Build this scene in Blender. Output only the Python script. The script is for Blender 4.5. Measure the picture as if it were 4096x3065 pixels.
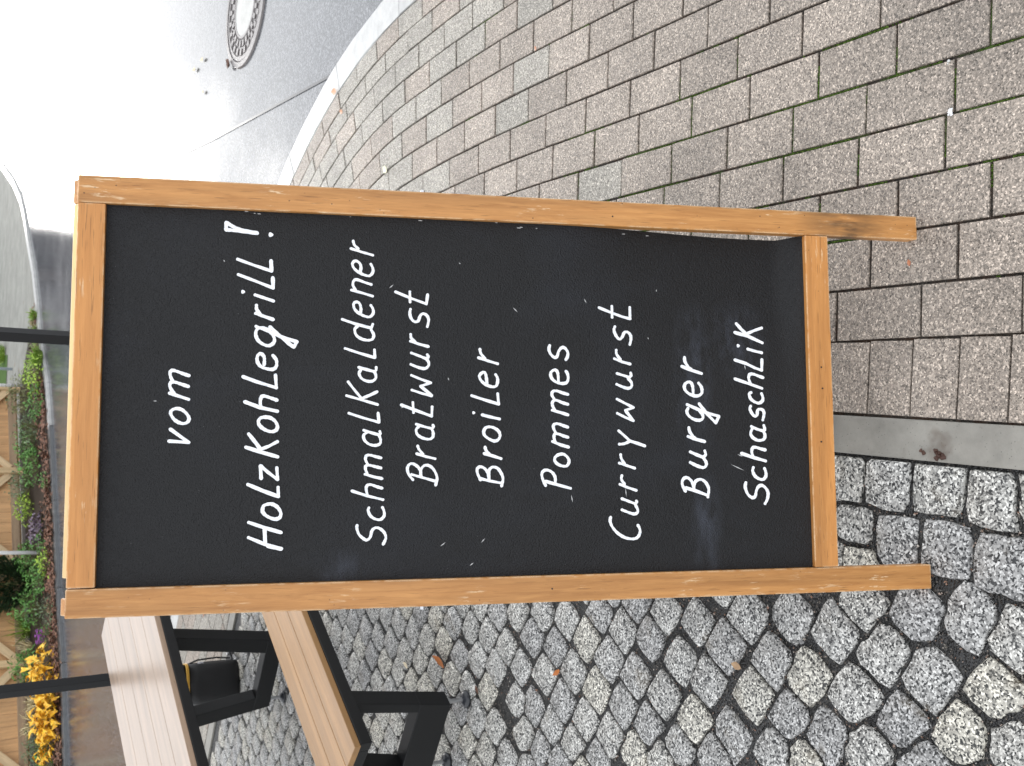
import bpy, bmesh, math, random
import numpy as np
from mathutils import Vector, Matrix, noise
R = math.radians
rnd = random.Random(7)
S = bpy.context.scene
for _o in list(bpy.data.objects): bpy.data.objects.remove(_o)
COL = S.collection

# ------------------------------------------------------------------ camera
H = 1.70                      # camera height
PITCH, ROLL, FPX = 0.57645, -0.04888, 3956.1     # phone held in portrait, picture stored sideways
F = Vector((0, math.cos(PITCH), -math.sin(PITCH)))
R0 = Vector((1, 0, 0)); D0 = Vector((0, -math.sin(PITCH), -math.cos(PITCH)))
RT = math.cos(ROLL)*R0 + math.sin(ROLL)*D0
DN = -math.sin(ROLL)*R0 + math.cos(ROLL)*D0
cam = bpy.data.cameras.new('camera'); camo = bpy.data.objects.new('camera', cam); COL.objects.link(camo)
camo.matrix_world = Matrix(((DN.x, RT.x, -F.x, 0), (DN.y, RT.y, -F.y, 0), (DN.z, RT.z, -F.z, H), (0, 0, 0, 1)))
cam.sensor_width = 36; cam.sensor_fit = 'HORIZONTAL'; cam.lens = 36*FPX/4096
cam.clip_start = 0.05; cam.clip_end = 2000
cam.dof.use_dof = True; cam.dof.focus_distance = 1.95; cam.dof.aperture_fstop = 11
S.camera = camo

# ------------------------------------------------------------------ sky, sun, exposure
SUN_EL, SUN_AZ = R(6), R(10)          # veiled low sun ahead of the camera, a little to the right
w = bpy.data.worlds.new('World'); S.world = w; w.use_nodes = True
wn = w.node_tree; wn.nodes.clear()
sky = wn.nodes.new('ShaderNodeTexSky'); sky.sky_type = 'NISHITA'; sky.sun_disc = False
sky.sun_elevation = SUN_EL; sky.sun_rotation = SUN_AZ
sky.air_density = 1.0; sky.dust_density = 2.0; sky.ozone_density = 1.0
hs = wn.nodes.new('ShaderNodeHueSaturation'); hs.inputs['Saturation'].default_value = 0.12
mx = wn.nodes.new('ShaderNodeMix'); mx.data_type = 'RGBA'; mx.inputs[0].default_value = 0.86      # even cloud cover over the clear-sky gradient
mx.inputs[7].default_value = (5.92, 6.1, 6.36, 1)
bg = wn.nodes.new('ShaderNodeBackground'); bg.inputs['Strength'].default_value = 0.15
wo = wn.nodes.new('ShaderNodeOutputWorld')
wn.links.new(sky.outputs[0], hs.inputs['Color']); wn.links.new(hs.outputs[0], mx.inputs[6]); wn.links.new(mx.outputs[2], bg.inputs[0]); wn.links.new(bg.outputs[0], wo.inputs[0])
sun = bpy.data.lights.new('sun', 'SUN'); sun.energy = 0.5; sun.angle = R(11); sun.color = (1.0, 0.97, 0.92)
suno = bpy.data.objects.new('sun', sun); COL.objects.link(suno)
sd = Vector((math.sin(SUN_AZ)*math.cos(SUN_EL), math.cos(SUN_AZ)*math.cos(SUN_EL), math.sin(SUN_EL)))
suno.rotation_euler = sd.to_track_quat('Z', 'Y').to_euler()
S.view_settings.view_transform = 'Standard'; S.view_settings.look = 'None'; S.view_settings.gamma = 1
S.view_settings.use_curve_mapping = False
S.view_settings.exposure = 1.0

# ------------------------------------------------------------------ helpers
def tag(o, label=None, cat=None, group=None, kind=None):
    if label: o['label'] = label
    if cat: o['category'] = cat
    if group: o['group'] = group
    if kind: o['kind'] = kind
    return o
def link(name, data, parent=None):
    o = bpy.data.objects.new(name, data); COL.objects.link(o)
    if parent: o.parent = parent
    return o
def empty(name, loc=(0, 0, 0), rz=0):
    o = link(name, None); o.location = loc; o.rotation_euler = (0, 0, rz); o.empty_display_size = .1
    return o
def mk(name, v, f, mat=None, parent=None, smooth=False):
    m = bpy.data.meshes.new(name); m.from_pydata([tuple(q) for q in v], [], f); m.update()
    if mat: m.materials.append(mat)
    if smooth: m.polygons.foreach_set('use_smooth', [True]*len(m.polygons))
    return link(name, m, parent)
class MB:
    def __init__(s): s.v = []; s.f = []
    def add(s, v, f):
        n = len(s.v); s.v += [tuple(q) for q in v]; s.f += [tuple(i+n for i in q) for q in f]; return s
    def box(s, a, b, M=None):
        (x0, y0, z0), (x1, y1, z1) = a, b
        v = [Vector(q) for q in ((x0,y0,z0),(x1,y0,z0),(x1,y1,z0),(x0,y1,z0),(x0,y0,z1),(x1,y0,z1),(x1,y1,z1),(x0,y1,z1))]
        if M: v = [M @ q for q in v]
        return s.add(v, [(0,3,2,1),(4,5,6,7),(0,1,5,4),(1,2,6,5),(2,3,7,6),(3,0,4,7)])
    def tube(s, pts, rad, n=8, cap=True):
        pts = [Vector(p) for p in pts]; base = len(s.v)
        for i, p in enumerate(pts):
            t = (pts[min(i+1, len(pts)-1)]-pts[max(i-1, 0)]).normalized()
            u = t.cross(Vector((0, 0, 1))) if abs(t.z) < .9 else t.cross(Vector((1, 0, 0)))
            u.normalize(); w_ = t.cross(u); r = rad[i] if isinstance(rad, (list, tuple)) else rad
            s.v += [tuple(p+r*(math.cos(2*math.pi*k/n)*u+math.sin(2*math.pi*k/n)*w_)) for k in range(n)]
        for i in range(len(pts)-1):
            for k in range(n):
                a = base+i*n+k; b = base+i*n+(k+1) % n; s.f.append((a, b, b+n, a+n))
        if cap:
            s.f.append(tuple(base+k for k in range(n))[::-1]); s.f.append(tuple(base+(len(pts)-1)*n+k for k in range(n)))
        return s
    def obj(s, name, mat, parent=None, smooth=False, bevel=0, seg=2):
        o = mk(name, s.v, s.f, mat, parent, smooth)
        bm = bmesh.new(); bm.from_mesh(o.data); bmesh.ops.recalc_face_normals(bm, faces=bm.faces)
        if bevel: bmesh.ops.bevel(bm, geom=bm.edges[:], offset=bevel, segments=seg, affect='EDGES', profile=.6, clamp_overlap=True)
        bm.to_mesh(o.data); bm.free()
        return o
def proj(P):
    q = Vector(P)-Vector((0, 0, H)); z = q.dot(F)
    if z < .05: return (-9e9, -9e9, z)
    return (2048+FPX*q.dot(DN)/z, 1532.5-FPX*q.dot(RT)/z, z)
def ray(x, y): return F + (x-2048)/FPX*DN + (1532.5-y)/FPX*RT
def at(x, y, z=0.0):
    d = ray(x, y); t = (z-H)/d.z; return Vector((0, 0, H))+d*t
def lerp(a, b, t): return a+(b-a)*t
def sst(t): t = max(0, min(1, t)); return t*t*(3-2*t)

# ------------------------------------------------------------------ materials
class NT:
    def __init__(s, name):
        s.m = bpy.data.materials.new(name); s.m.use_nodes = True; s.t = s.m.node_tree; s.t.nodes.clear()
        s.out = s.n('OutputMaterial'); s.b = s.n('BsdfPrincipled'); s.l(s.b.outputs[0], s.out.inputs[0]); s._pos = None
    def n(s, k, **kw):
        q = s.t.nodes.new('ShaderNode'+k)
        for a, v in kw.items(): setattr(q, a, v)
        return q
    def l(s, a, b): s.t.links.new(a, b)
    def put(s, sock, v):
        if hasattr(v, 'node'): s.l(v, sock)
        else: sock.default_value = v
    def pos(s):
        if not s._pos: s._pos = s.n('NewGeometry').outputs['Position']
        return s._pos
    def objc(s): return s.n('TexCoord').outputs['Object']
    def scale(s, v, sc, loc=(0, 0, 0), rot=(0, 0, 0)):
        m = s.n('Mapping'); m.inputs['Scale'].default_value = sc; m.inputs['Location'].default_value = loc; m.inputs['Rotation'].default_value = rot
        s.l(v, m.inputs[0]); return m.outputs[0]
    def noise(s, v, sc, det=3, rough=.55, dist=0):
        q = s.n('TexNoise'); q.inputs['Scale'].default_value = sc; q.inputs['Detail'].default_value = det
        q.inputs['Roughness'].default_value = rough; q.inputs['Distortion'].default_value = dist; s.l(v, q.inputs['Vector']); return q.outputs['Fac']
    def voro(s, v, sc, feat='F1', rand=1):
        q = s.n('TexVoronoi'); q.feature = feat; q.inputs['Scale'].default_value = sc; q.inputs['Randomness'].default_value = rand; s.l(v, q.inputs['Vector']); return q
    def ramp(s, v, stops, interp='LINEAR'):
        q = s.n('ValToRGB'); q.color_ramp.interpolation = interp; e = q.color_ramp.elements
        while len(e) < len(stops): e.new(.5)
        for i, (p, c) in enumerate(stops):
            e[i].position = p; e[i].color = (c, c, c, 1) if not isinstance(c, tuple) else (*c, 1)
        s.put(q.inputs[0], v); return q.outputs[0]
    def mix(s, fac, a, b, blend='MIX'):
        q = s.n('Mix'); q.data_type = 'RGBA'; q.blend_type = blend
        s.put(q.inputs[0], fac)
        for i, c in ((6, a), (7, b)):
            if isinstance(c, tuple): c = (*c, 1)
            s.put(q.inputs[i], c)
        return q.outputs[2]
    def math(s, op, a, b=0.0, c=None, clamp=False):
        q = s.n('Math'); q.operation = op; q.use_clamp = clamp; s.put(q.inputs[0], a); s.put(q.inputs[1], b)
        if c is not None: s.put(q.inputs[2], c)
        return q.outputs[0]
    def sep(s, v):
        q = s.n('SeparateXYZ'); s.l(v, q.inputs[0]); return q.outputs
    def rgb(s, c): # color -> first channel
        q = s.n('SeparateColor'); s.l(c, q.inputs[0]); return q.outputs
    def bump(s, h, strength=.5, dist=.002, prev=None):
        q = s.n('Bump'); q.inputs['Strength'].default_value = strength; q.inputs['Distance'].default_value = dist
        s.l(h, q.inputs['Height'])
        if prev: s.l(prev, q.inputs['Normal'])
        s.l(q.outputs[0], s.b.inputs['Normal']); return q.outputs[0]
    def set(s, col=None, rough=None, spec=None, metal=None, ior=None, coat=None):
        if coat: s.put(s.b.inputs['Coat Weight'], coat[0]); s.put(s.b.inputs['Coat Roughness'], coat[1]); s.put(s.b.inputs['Coat IOR'], 1.36)
        if col is not None: s.put(s.b.inputs['Base Color'], (*col, 1) if isinstance(col, tuple) else col)
        if rough is not None: s.put(s.b.inputs['Roughness'], rough)
        if spec is not None: s.put(s.b.inputs['Specular IOR Level'], spec)
        if metal is not None: s.put(s.b.inputs['Metallic'], metal)
        if ior is not None: s.put(s.b.inputs['IOR'], ior)
        return s.m
def simple(name, col, rough=.5, spec=.5, metal=0, var=.15, sc=20, bump=0, bsc=200):
    n = NT(name); nz = n.noise(n.pos(), sc, 4)
    c = n.mix(nz, tuple(q*(1-var) for q in col), tuple(min(1, q*(1+var)) for q in col))
    if bump: n.bump(n.noise(n.pos(), bsc, 2), bump, .001)
    return n.set(c, rough, spec, metal)
def m_paver(name, base, tint2):
    n = NT(name); p = n.pos()
    v = n.voro(p, 320); g = n.rgb(v.outputs['Color'])
    sc = lambda k: tuple(min(.9, q*k) for q in base)
    c = n.ramp(g[0], [(0, sc(.26)), (.16, sc(.55)), (.42, sc(.90)), (.72, sc(1.15)), (.9, sc(1.7)), (1, sc(2.6))])
    c = n.mix(n.math('MULTIPLY', g[1], .28), c, tint2)
    oi = n.n('ObjectInfo').outputs['Random']
    c = n.mix(1, c, n.ramp(oi, [(0, .88), (1, 1.08)]), 'MULTIPLY')
    c = n.mix(1, c, n.ramp(n.noise(p, 3.2, 5, .62), [(.28, .76), (.72, 1.16)]), 'MULTIPLY')
    h = n.math('ADD', n.math('MULTIPLY', v.outputs['Distance'], -1.0), n.math('MULTIPLY', n.noise(p, 420, 2), .5))
    n.bump(h, .8, .0022)
    return n.set(c, n.ramp(g[2], [(0, .36), (1, .7)]), .35)
def m_granite():
    n = NT('granite'); p = n.pos()
    wv = n.n('VectorMath'); wv.operation = 'ADD'; n.l(p, wv.inputs[0])
    wn_ = n.n('TexNoise'); wn_.inputs['Scale'].default_value = 130; n.l(p, wn_.inputs['Vector'])
    wm = n.n('VectorMath'); wm.operation = 'SCALE'; n.l(wn_.outputs['Color'], wm.inputs[0]); wm.inputs['Scale'].default_value = .006
    n.l(wm.outputs[0], wv.inputs[1]); q = wv.outputs[0]
    v = n.voro(q, 270); g = n.rgb(v.outputs['Color'])
    c = n.ramp(g[0], [(0, (.014, .015, .016)), (.20, (.05, .051, .052)), (.31, (.21, .208, .203)), (.55, (.335, .33, .32)), (.8, (.50, .495, .48)), (1, (.86, .855, .83))])
    oi = n.n('ObjectInfo').outputs['Random']
    c = n.mix(1, c, n.ramp(oi, [(0, (.74, .74, .75)), (.35, (.95, .95, .94)), (.7, (1.0, .99, .95)), (1, (1.16, 1.12, 1.0))]), 'MULTIPLY')
    st = n.ramp(n.noise(p, 9, 3), [(.62, 0.0), (.75, 1.0)])
    c = n.mix(n.math('MULTIPLY', st, .35), c, (.16, .115, .05))
    h = n.math('ADD', n.noise(p, 70, 4, .65), n.math('MULTIPLY', v.outputs['Distance'], -.5))
    n.bump(h, .7, .0024)
    return n.set(c, n.ramp(g[1], [(0, .25), (1, .6)]), .5)
def m_bed():
    n = NT('joint_sand_moss'); p = n.pos(); x, y, z = n.sep(p)
    soil = n.ramp(n.voro(p, 300).outputs['Color'], [(0, (.008, .007, .006)), (.8, (.05, .042, .034)), (1, (.18, .16, .14))])
    red = n.ramp(n.noise(p, 30, 3), [(.45, 0.0), (.6, 1.0)])
    soil = n.mix(n.math('MULTIPLY', red, .55), soil, (.05, .022, .010))
    moss = n.ramp(n.noise(p, 260, 3), [(.3, (.03, .065, .008)), (.55, (.075, .15, .02)), (.8, (.17, .30, .05))])
    nz = n.noise(p, 9, 3)
    d = n.math('SUBTRACT', 1.0, n.math('MULTIPLY', n.math('ABSOLUTE', n.math('SUBTRACT', n.math('ADD', x, n.math('MULTIPLY', y, .05)), .66)), 3.2), clamp=True)
    d2 = n.ramp(n.math('MULTIPLY', y, .25), [(.5, 1.0), (.68, .12)])
    k = n.math('ADD', nz, n.math('MULTIPLY', n.math('MULTIPLY', d, d2), .42))
    c = n.mix(n.ramp(k, [(.80, 0.0), (.92, .8)]), soil, moss)
    n.bump(n.noise(p, 240, 3), 1, .004)
    return n.set(c, .75, .3)
def m_gravel():
    n = NT('wet_grit_joint'); p = n.pos(); v = n.voro(p, 190); g = n.rgb(v.outputs['Color'])
    c = n.ramp(g[0], [(0, (.004, .004, .004)), (.75, (.012, .0115, .011)), (.92, (.035, .033, .03)), (1, (.12, .10, .085))])
    pud = n.ramp(n.noise(p, 7, 2), [(.5, 0.0), (.58, 1.0)])
    c = n.mix(n.math('MULTIPLY', pud, .6), c, (.016, .016, .017))
    n.bump(n.math('MULTIPLY', v.outputs['Distance'], -1.0), .8, .004)
    return n.set(c, n.mix(pud, (.42,)*3, (.22,)*3), .5)
def m_asphalt():
    n = NT('wet_asphalt'); p = n.pos(); v = n.voro(p, 130); g = n.rgb(v.outputs['Color'])
    c = n.ramp(g[0], [(0, (.035, .038, .044)), (.6, (.085, .09, .10)), (1, (.20, .205, .22))])
    wet = n.ramp(n.noise(p, 1.1, 4), [(.35, .11), (.65, .19)])
    n.bump(n.math('ADD', n.math('MULTIPLY', v.outputs['Distance'], -.5), n.math('MULTIPLY', n.noise(p, 14, 3), .8)), .07, .004)
    return n.set(c, wet, 1.0)
def m_concrete(name, base, sc=1.0, stain=None, rough=.5, spec=.5):
    n = NT(name); p = n.pos()
    c = n.ramp(n.noise(p, 14*sc, 6, .65), [(.25, tuple(q*.72 for q in base)), (.75, tuple(min(1, q*1.18) for q in base))])
    pit = n.ramp(n.voro(p, 120*sc).outputs['Distance'], [(.06, 0.0), (.16, 1.0)])
    c = n.mix(pit, tuple(q*.45 for q in base), c)
    if stain:
        k = n.ramp(n.noise(p, stain[1], 4, .6), [(stain[2], 0.0), (stain[2]+.1, 1.0)]); c = n.mix(n.math('MULTIPLY', k, .7), c, stain[0])
    n.bump(n.noise(p, 160*sc, 4), .35, .003)
    return n.set(c, rough, spec)
def m_wood(name, light, dark, raw, axis='Z', wear=.5, stain=None, rough=.38, spots=0.0, coat=None):
    n = NT(name); o = n.objc(); rn = n.n('ObjectInfo').outputs['Random']
    off = n.n('CombineXYZ'); n.l(n.math('MULTIPLY', rn, 37.0), off.inputs[0]); n.l(n.math('MULTIPLY', rn, 11.0), off.inputs[1]); n.l(n.math('MULTIPLY', rn, 5.0), off.inputs[2])
    va = n.n('VectorMath'); va.operation = 'ADD'; n.l(o, va.inputs[0]); n.l(off.outputs[0], va.inputs[1]); q = va.outputs[0]
    lo, hi = .06, 1.0
    sc = {'X': (lo, hi, hi), 'Y': (hi, lo, hi), 'Z': (hi, hi, lo)}[axis]
    gr = n.noise(n.scale(q, sc), 140, 6, .68, .8)
    br = n.noise(n.scale(q, tuple(k*1.0 for k in sc)), 22, 3, .5, .4)
    c = n.ramp(gr, [(.28, dark), (.5, tuple((a+b)/2 for a, b in zip(light, dark))), (.72, light)])
    c = n.mix(1, c, n.ramp(br, [(.3, .78), (.7, 1.15)]), 'MULTIPLY')
    pores = n.ramp(n.noise(n.scale(q, tuple(k*1.0 if k < .5 else 1.6 for k in sc)), 330, 2, .5), [(.30, 1.0), (.36, 0.0)])
    c = n.mix(n.math('MULTIPLY', pores, .55), c, tuple(k*.35 for k in dark))
    if wear:
        bv = n.n('Bevel'); bv.samples = 4; bv.inputs['Radius'].default_value = .004
        dt = n.n('VectorMath'); dt.operation = 'DOT_PRODUCT'; n.l(bv.outputs[0], dt.inputs[0]); n.l(n.n('NewGeometry').outputs['Normal'], dt.inputs[1])
        edge = n.ramp(dt.outputs['Value'], [(.90, 1.0), (.995, 0.0)])
        nz = n.noise(n.scale(q, tuple(.13 if k < .5 else 1 for k in sc)), 150, 4, .72)
        sm = n.math('MULTIPLY', n.ramp(nz, [(.585, 0.0), (.65, .9)]), n.ramp(n.noise(q, 9, 2), [(.54, 0.0), (.66, 1.0)]))
        ew = n.math('MULTIPLY', edge, n.ramp(n.noise(q, 45, 3), [(.38, 0.0), (.55, 1.0)]))
        k = n.math('MULTIPLY', n.math('MAXIMUM', sm, ew), wear, clamp=True)
        c = n.mix(k, c, raw)
    if spots:
        vs = n.voro(q, 60); k = n.ramp(vs.outputs['Distance'], [(.05, 1.0), (.09, 0.0)])
        c = n.mix(n.math('MULTIPLY', n.math('MULTIPLY', k, n.ramp(n.noise(q, 9, 2), [(.5, 0.0), (.6, 1.0)])), spots), c, (.02, .012, .008))
    if stain:
        px, py, pz = n.sep(o)
        d = n.math('ABSOLUTE', n.math('SUBTRACT', pz, stain[0]))
        k = n.math('SUBTRACT', 1.0, n.math('DIVIDE', d, stain[1]), clamp=True)
        k = n.math('MULTIPLY', k, n.ramp(n.noise(n.scale(q, tuple(.22 if j < .5 else 1 for j in sc)), 40, 4, .6), [(.36, 0.0), (.6, 1.0)]))
        c = n.mix(n.math('MULTIPLY', k, .9), c, (.045, .028, .016))
    n.bump(gr, .25, .0012)
    return n.set(c, rough, .45, coat=coat)

# ================================================================== SETTING
MAT_PAV = m_paver('paver_reddish', (.312, .264, .222), (.345, .305, .265))
MAT_PAVG = m_paver('paver_greyish', (.312, .288, .250), (.35, .328, .29))
MAT_GRAN = m_granite()
MAT_KERB = m_concrete('kerb_granite', (.50, .50, .49), 1.0, rough=.34)
MAT_EDGE = m_concrete('edging_concrete', (.265, .253, .225), 1.0, stain=((.075, .045, .028), 6, .62))

# --- ground far and wide, road sheet
def sheet(name, pts, z, mat):
    return tag(mk(name, [(x, y, z) for x, y in pts], [tuple(range(len(pts)))], mat), kind='structure')
sheet('ground', [(-400, -400), (400, -400), (400, 400), (-400, 400)], -.075, m_concrete('far_ground', (.12, .115, .10)))
ROADZ = -.035
sheet('road', [(-40, -9), (40, -9), (40, 60), (-40, 60)], ROADZ, m_asphalt())

# --- centre line of the paved corner: straight, then turning left round the corner
def path():
    s, th, x, y = 0.0, .0307, 0.0, 1.0
    out = []; ds = .01
    a0 = .0307
    # backwards part
    for i in range(-320, 0): out.append((i*ds, -math.sin(a0)*i*ds, 1+math.cos(a0)*i*ds, a0))
    while s < 12:
        th = min(1.05, a0 + .108*max(0, s-1.3881) + .9898*max(0, s-2.2737))
        out.append((s, x, y, th)); x -= math.sin(th)*ds; y += math.cos(th)*ds; s += ds
    return out
PATH = path()
def off(o): return [(x+o*math.cos(t), y+o*math.sin(t), t) for s, x, y, t in PATH]
def arc(pl):
    L = [0.0]
    for a, b in zip(pl, pl[1:]): L.append(L[-1]+math.hypot(b[0]-a[0], b[1]-a[1]))
    return L
STRIP = [(-.032, -2.2), (-.066, .55), (-.0705, .96), (-.0725, 1.365), (-.082, 3.1), (-.13, 3.9), (-.35, 4.5), (-.75, 4.98), (-1.292, 5.261), (-2.025, 5.556), (-4.2, 6.43), (-7, 7.55)]
def strip_sd(x, y):      # signed distance to the edging strip, + on the pavement side; also its nearest segment
    best = None
    for a, b in zip(STRIP, STRIP[1:]):
        dx, dy = b[0]-a[0], b[1]-a[1]; l2 = dx*dx+dy*dy
        t = max(0, min(1, ((x-a[0])*dx+(y-a[1])*dy)/l2)); qx, qy = a[0]+t*dx, a[1]+t*dy
        d = math.hypot(x-qx, y-qy)
        if best is None or d < best[0]:
            l = math.sqrt(l2); best = (d, ((x-a[0])*dy-(y-a[1])*dx)/l, a, (dy/l, -dx/l))
    return math.copysign(best[0], best[1]), best[2], best[3]
def clip(poly, p, n):    # keep the side where (q-p).n >= 0
    out = []
    for i, a in enumerate(poly):
        b = poly[(i+1) % len(poly)]
        da = (a[0]-p[0])*n[0]+(a[1]-p[1])*n[1]; db = (b[0]-p[0])*n[0]+(b[1]-p[1])*n[1]
        if da >= 0: out.append(a)
        if da*db < 0:
            t = da/(da-db); out.append((a[0]+t*(b[0]-a[0]), a[1]+t*(b[1]-a[1])))
    return out
def area(p): return .5*abs(sum(p[i][0]*p[(i+1) % len(p)][1]-p[(i+1) % len(p)][0]*p[i][1] for i in range(len(p)))) if len(p) > 2 else 0
def inset(p, d):
    n = len(p); sa = sum(p[i][0]*p[(i+1) % n][1]-p[(i+1) % n][0]*p[i][1] for i in range(n))
    if sa < 0: p = p[::-1]
    q = p[:]
    for i in range(n):
        a, b = p[i], p[(i+1) % n]; l = math.hypot(b[0]-a[0], b[1]-a[1])
        if l < 1e-6: continue
        nx, ny = -(b[1]-a[1])/l, (b[0]-a[0])/l
        q = clip(q, (a[0]+nx*d, a[1]+ny*d), (nx, ny))
        if len(q) < 3: return []
    return q
def centroid(p): return (sum(q[0] for q in p)/len(p), sum(q[1] for q in p)/len(p))
def slab(poly, z, bev, depth=.03, tilt=(0, 0)):    # paver with chamfered edge, local to its centre
    c = centroid(poly); n = len(poly); v = []; f = []
    ins = [(q[0]+(c[0]-q[0])*min(.4, bev/max(1e-4, math.hypot(q[0]-c[0], q[1]-c[1]))), q[1]+(c[1]-q[1])*min(.4, bev/max(1e-4, math.hypot(q[0]-c[0], q[1]-c[1])))) for q in poly]
    for pts, zz in ((poly, -depth), (poly, -bev*.7), (ins, 0)):
        v += [(q[0]-c[0], q[1]-c[1], z+zz+(q[0]-c[0])*tilt[0]+(q[1]-c[1])*tilt[1]) for q in pts]
    for k in range(2):
        for i in range(n):
            a, b = k*n+i, k*n+(i+1) % n; f.append((a, b, b+n, a+n))
    f.append(tuple(2*n+i for i in range(n)))
    return c, v, f
def seen(c, z=0):        # inside the picture and not behind the board?
    x, y, d = proj((c[0], c[1], z))
    if not (-60 < x < 4156 and -60 < y < 3125): return 0
    if 330 < x < 3300 and 905+.05*(x-330) < y < 2400-.035*(x-330): return 0
    return 1
def orient(poly):
    return poly if sum(poly[i][0]*poly[(i+1) % len(poly)][1]-poly[(i+1) % len(poly)][0]*poly[i][1] for i in range(len(poly))) > 0 else poly[::-1]

# --- paved corner
BED = off(1.62); bed_pts = [(x, y) for x, y, t in BED[::12]]
strip_pts = [q for q in STRIP[::-1]]
pavement = sheet('pavement', bed_pts + [(x, y) for x, y in strip_pts], -.0062, m_bed())
BND = [.13, .237, .344, .45, .556, .662, .768, .8723, .9797, 1.0866, 1.1898, 1.289, 1.3888, 1.4763, 1.5677]
PH = [.172, .096, .031, .13, .109, .041, .085, .185, .08, .17, .07, .16, .06, .15]
pavs = []
for k in range(14):
    a, b, m = off(BND[k]+.0028), off(BND[k+1]-.0028), off((BND[k]+BND[k+1])/2)
    L = arc(m); s0 = L[320]; start = s0+PH[k]-16*.198
    cuts = []; t = start
    while t < L[-1]-.3 and t < 10.8: cuts.append(t+rnd.uniform(-.003, .003)); t += .198
    def idx(s):
        lo, hi = 0, len(L)-1
        while hi-lo > 1:
            mid = (lo+hi)//2
            if L[mid] <= s: lo = mid
            else: hi = mid
        return lo, (s-L[lo])/(L[hi]-L[lo]) if L[hi] > L[lo] else 0
    def P(pl, s):
        i, f_ = idx(s); j = min(i+1, len(pl)-1); return (lerp(pl[i][0], pl[j][0], f_), lerp(pl[i][1], pl[j][1], f_))
    for c0, c1 in zip(cuts, cuts[1:]):
        if c0 < 0: continue
        g = rnd.uniform(.0019, .0036)
        poly = [P(a, c0+g), P(b, c0+g), P(b, c1-g), P(a, c1-g)]
        if c1-c0 > .1 and P(m, c0)[1] > 2.6: poly = [P(a, c0+g), P(b, c0+g), P(b, (c0+c1)/2), P(b, c1-g), P(a, c1-g), P(a, (c0+c1)/2)]
        poly = [(q[0]+rnd.uniform(-.0008, .0008), q[1]+rnd.uniform(-.0008, .0008)) for q in poly]
        c = centroid(poly); sdv, sp, sn = strip_sd(*c)
        if sdv < -.12: continue
        if sdv < .22 and c[1] > 1.9:
            poly = clip(poly, (sp[0]+sn[0]*.052, sp[1]+sn[1]*.052), sn)
            if area(poly) < .002: continue
        pavs.append((orient(poly), c, k))
# soldier course beside the edging strip
y = .50-.0988*26
while y < 3.2:
    xr = .13-.0307*(y-1)-.0035
    xl = -.027+max(0, .9-y)*.0124
    poly = [(xl, y+.002), (xr, y+.002), (xr, y+.0975), (xl, y+.0975)]
    pavs.append((poly, centroid(poly), -1)); y += .0988
def seen_sz(q): 
    c = q[1]; x, yy, d = proj((c[0], c[1], 0)); return seen(c)*area(q[0])/max(.1, d)**2/d
pavs.sort(key=seen_sz, reverse=True)
rest = {0: MB(), 1: MB()}
for i, (poly, c, k) in enumerate(pavs):
    far = sst((c[1]-1.9)/1.6)*.62
    grey = 1 if (k >= 0 and rnd.random() < far) else 0
    cc, v, f = slab(poly, rnd.uniform(-.0012, .0009), .0026, .035, (rnd.uniform(-.008, .008), rnd.uniform(-.008, .008)))
    if i < 300 and seen(c):
        o = mk('paver', v, f, MAT_PAVG if grey else MAT_PAV, pavement); o.location = (cc[0], cc[1], 0)
    else:
        rest[grey].add([(x+cc[0], y_+cc[1], z) for x, y_, z in v], f)
tag(rest[0].obj('paver_field', MAT_PAV, pavement), kind='stuff')
tag(rest[1].obj('paver_field', MAT_PAVG, pavement), kind='stuff')

# moss cushions growing in the joints
moss = MB(); cnt = 0
for poly, c, k in pavs:
    if k < 1 or c[1] > 2.9 or c[1] < .8 or not seen(c): continue
    for a, b in zip(poly, poly[1:]+poly[:1]):
        l = math.hypot(b[0]-a[0], b[1]-a[1]); ux, uy = (b[0]-a[0])/l, (b[1]-a[1])/l; t = 0
        while t < l:
            x, y = a[0]+ux*t+uy*.0028, a[1]+uy*t-ux*.0028; t += rnd.uniform(.0022, .0048)
            reg = max(0, 1-abs(x+.05*y-.66)*2.6)*(1-sst((y-1.9)/.9))
            if noise.noise(Vector((x*4.5, y*4.5, 3.1)))*1.1+noise.noise(Vector((x*31, y*31, 8)))*.55+reg*.62-.50 < rnd.uniform(-.05, .25): continue
            r_ = rnd.uniform(.0016, .0034); m = len(moss.v); z = -.0052; h_ = rnd.uniform(.002, .0052)
            for j in range(5): an = j*1.2566+t*9; moss.v.append((x+r_*math.cos(an), y+r_*math.sin(an), z))
            moss.v.append((x+rnd.uniform(-.001, .001), y+rnd.uniform(-.001, .001), z+h_))
            moss.f += [(m+j, m+(j+1) % 5, m+5) for j in range(5)]; cnt += 1
mn = NT('moss'); tag(mk('joint_moss', moss.v, moss.f, mn.set(mn.ramp(mn.noise(mn.pos(), 180, 2), [(.3, (.02, .04, .006)), (.5, (.06, .11, .015)), (.75, (.16, .24, .05))]), .7, .2), pavement), kind='stuff')

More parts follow.
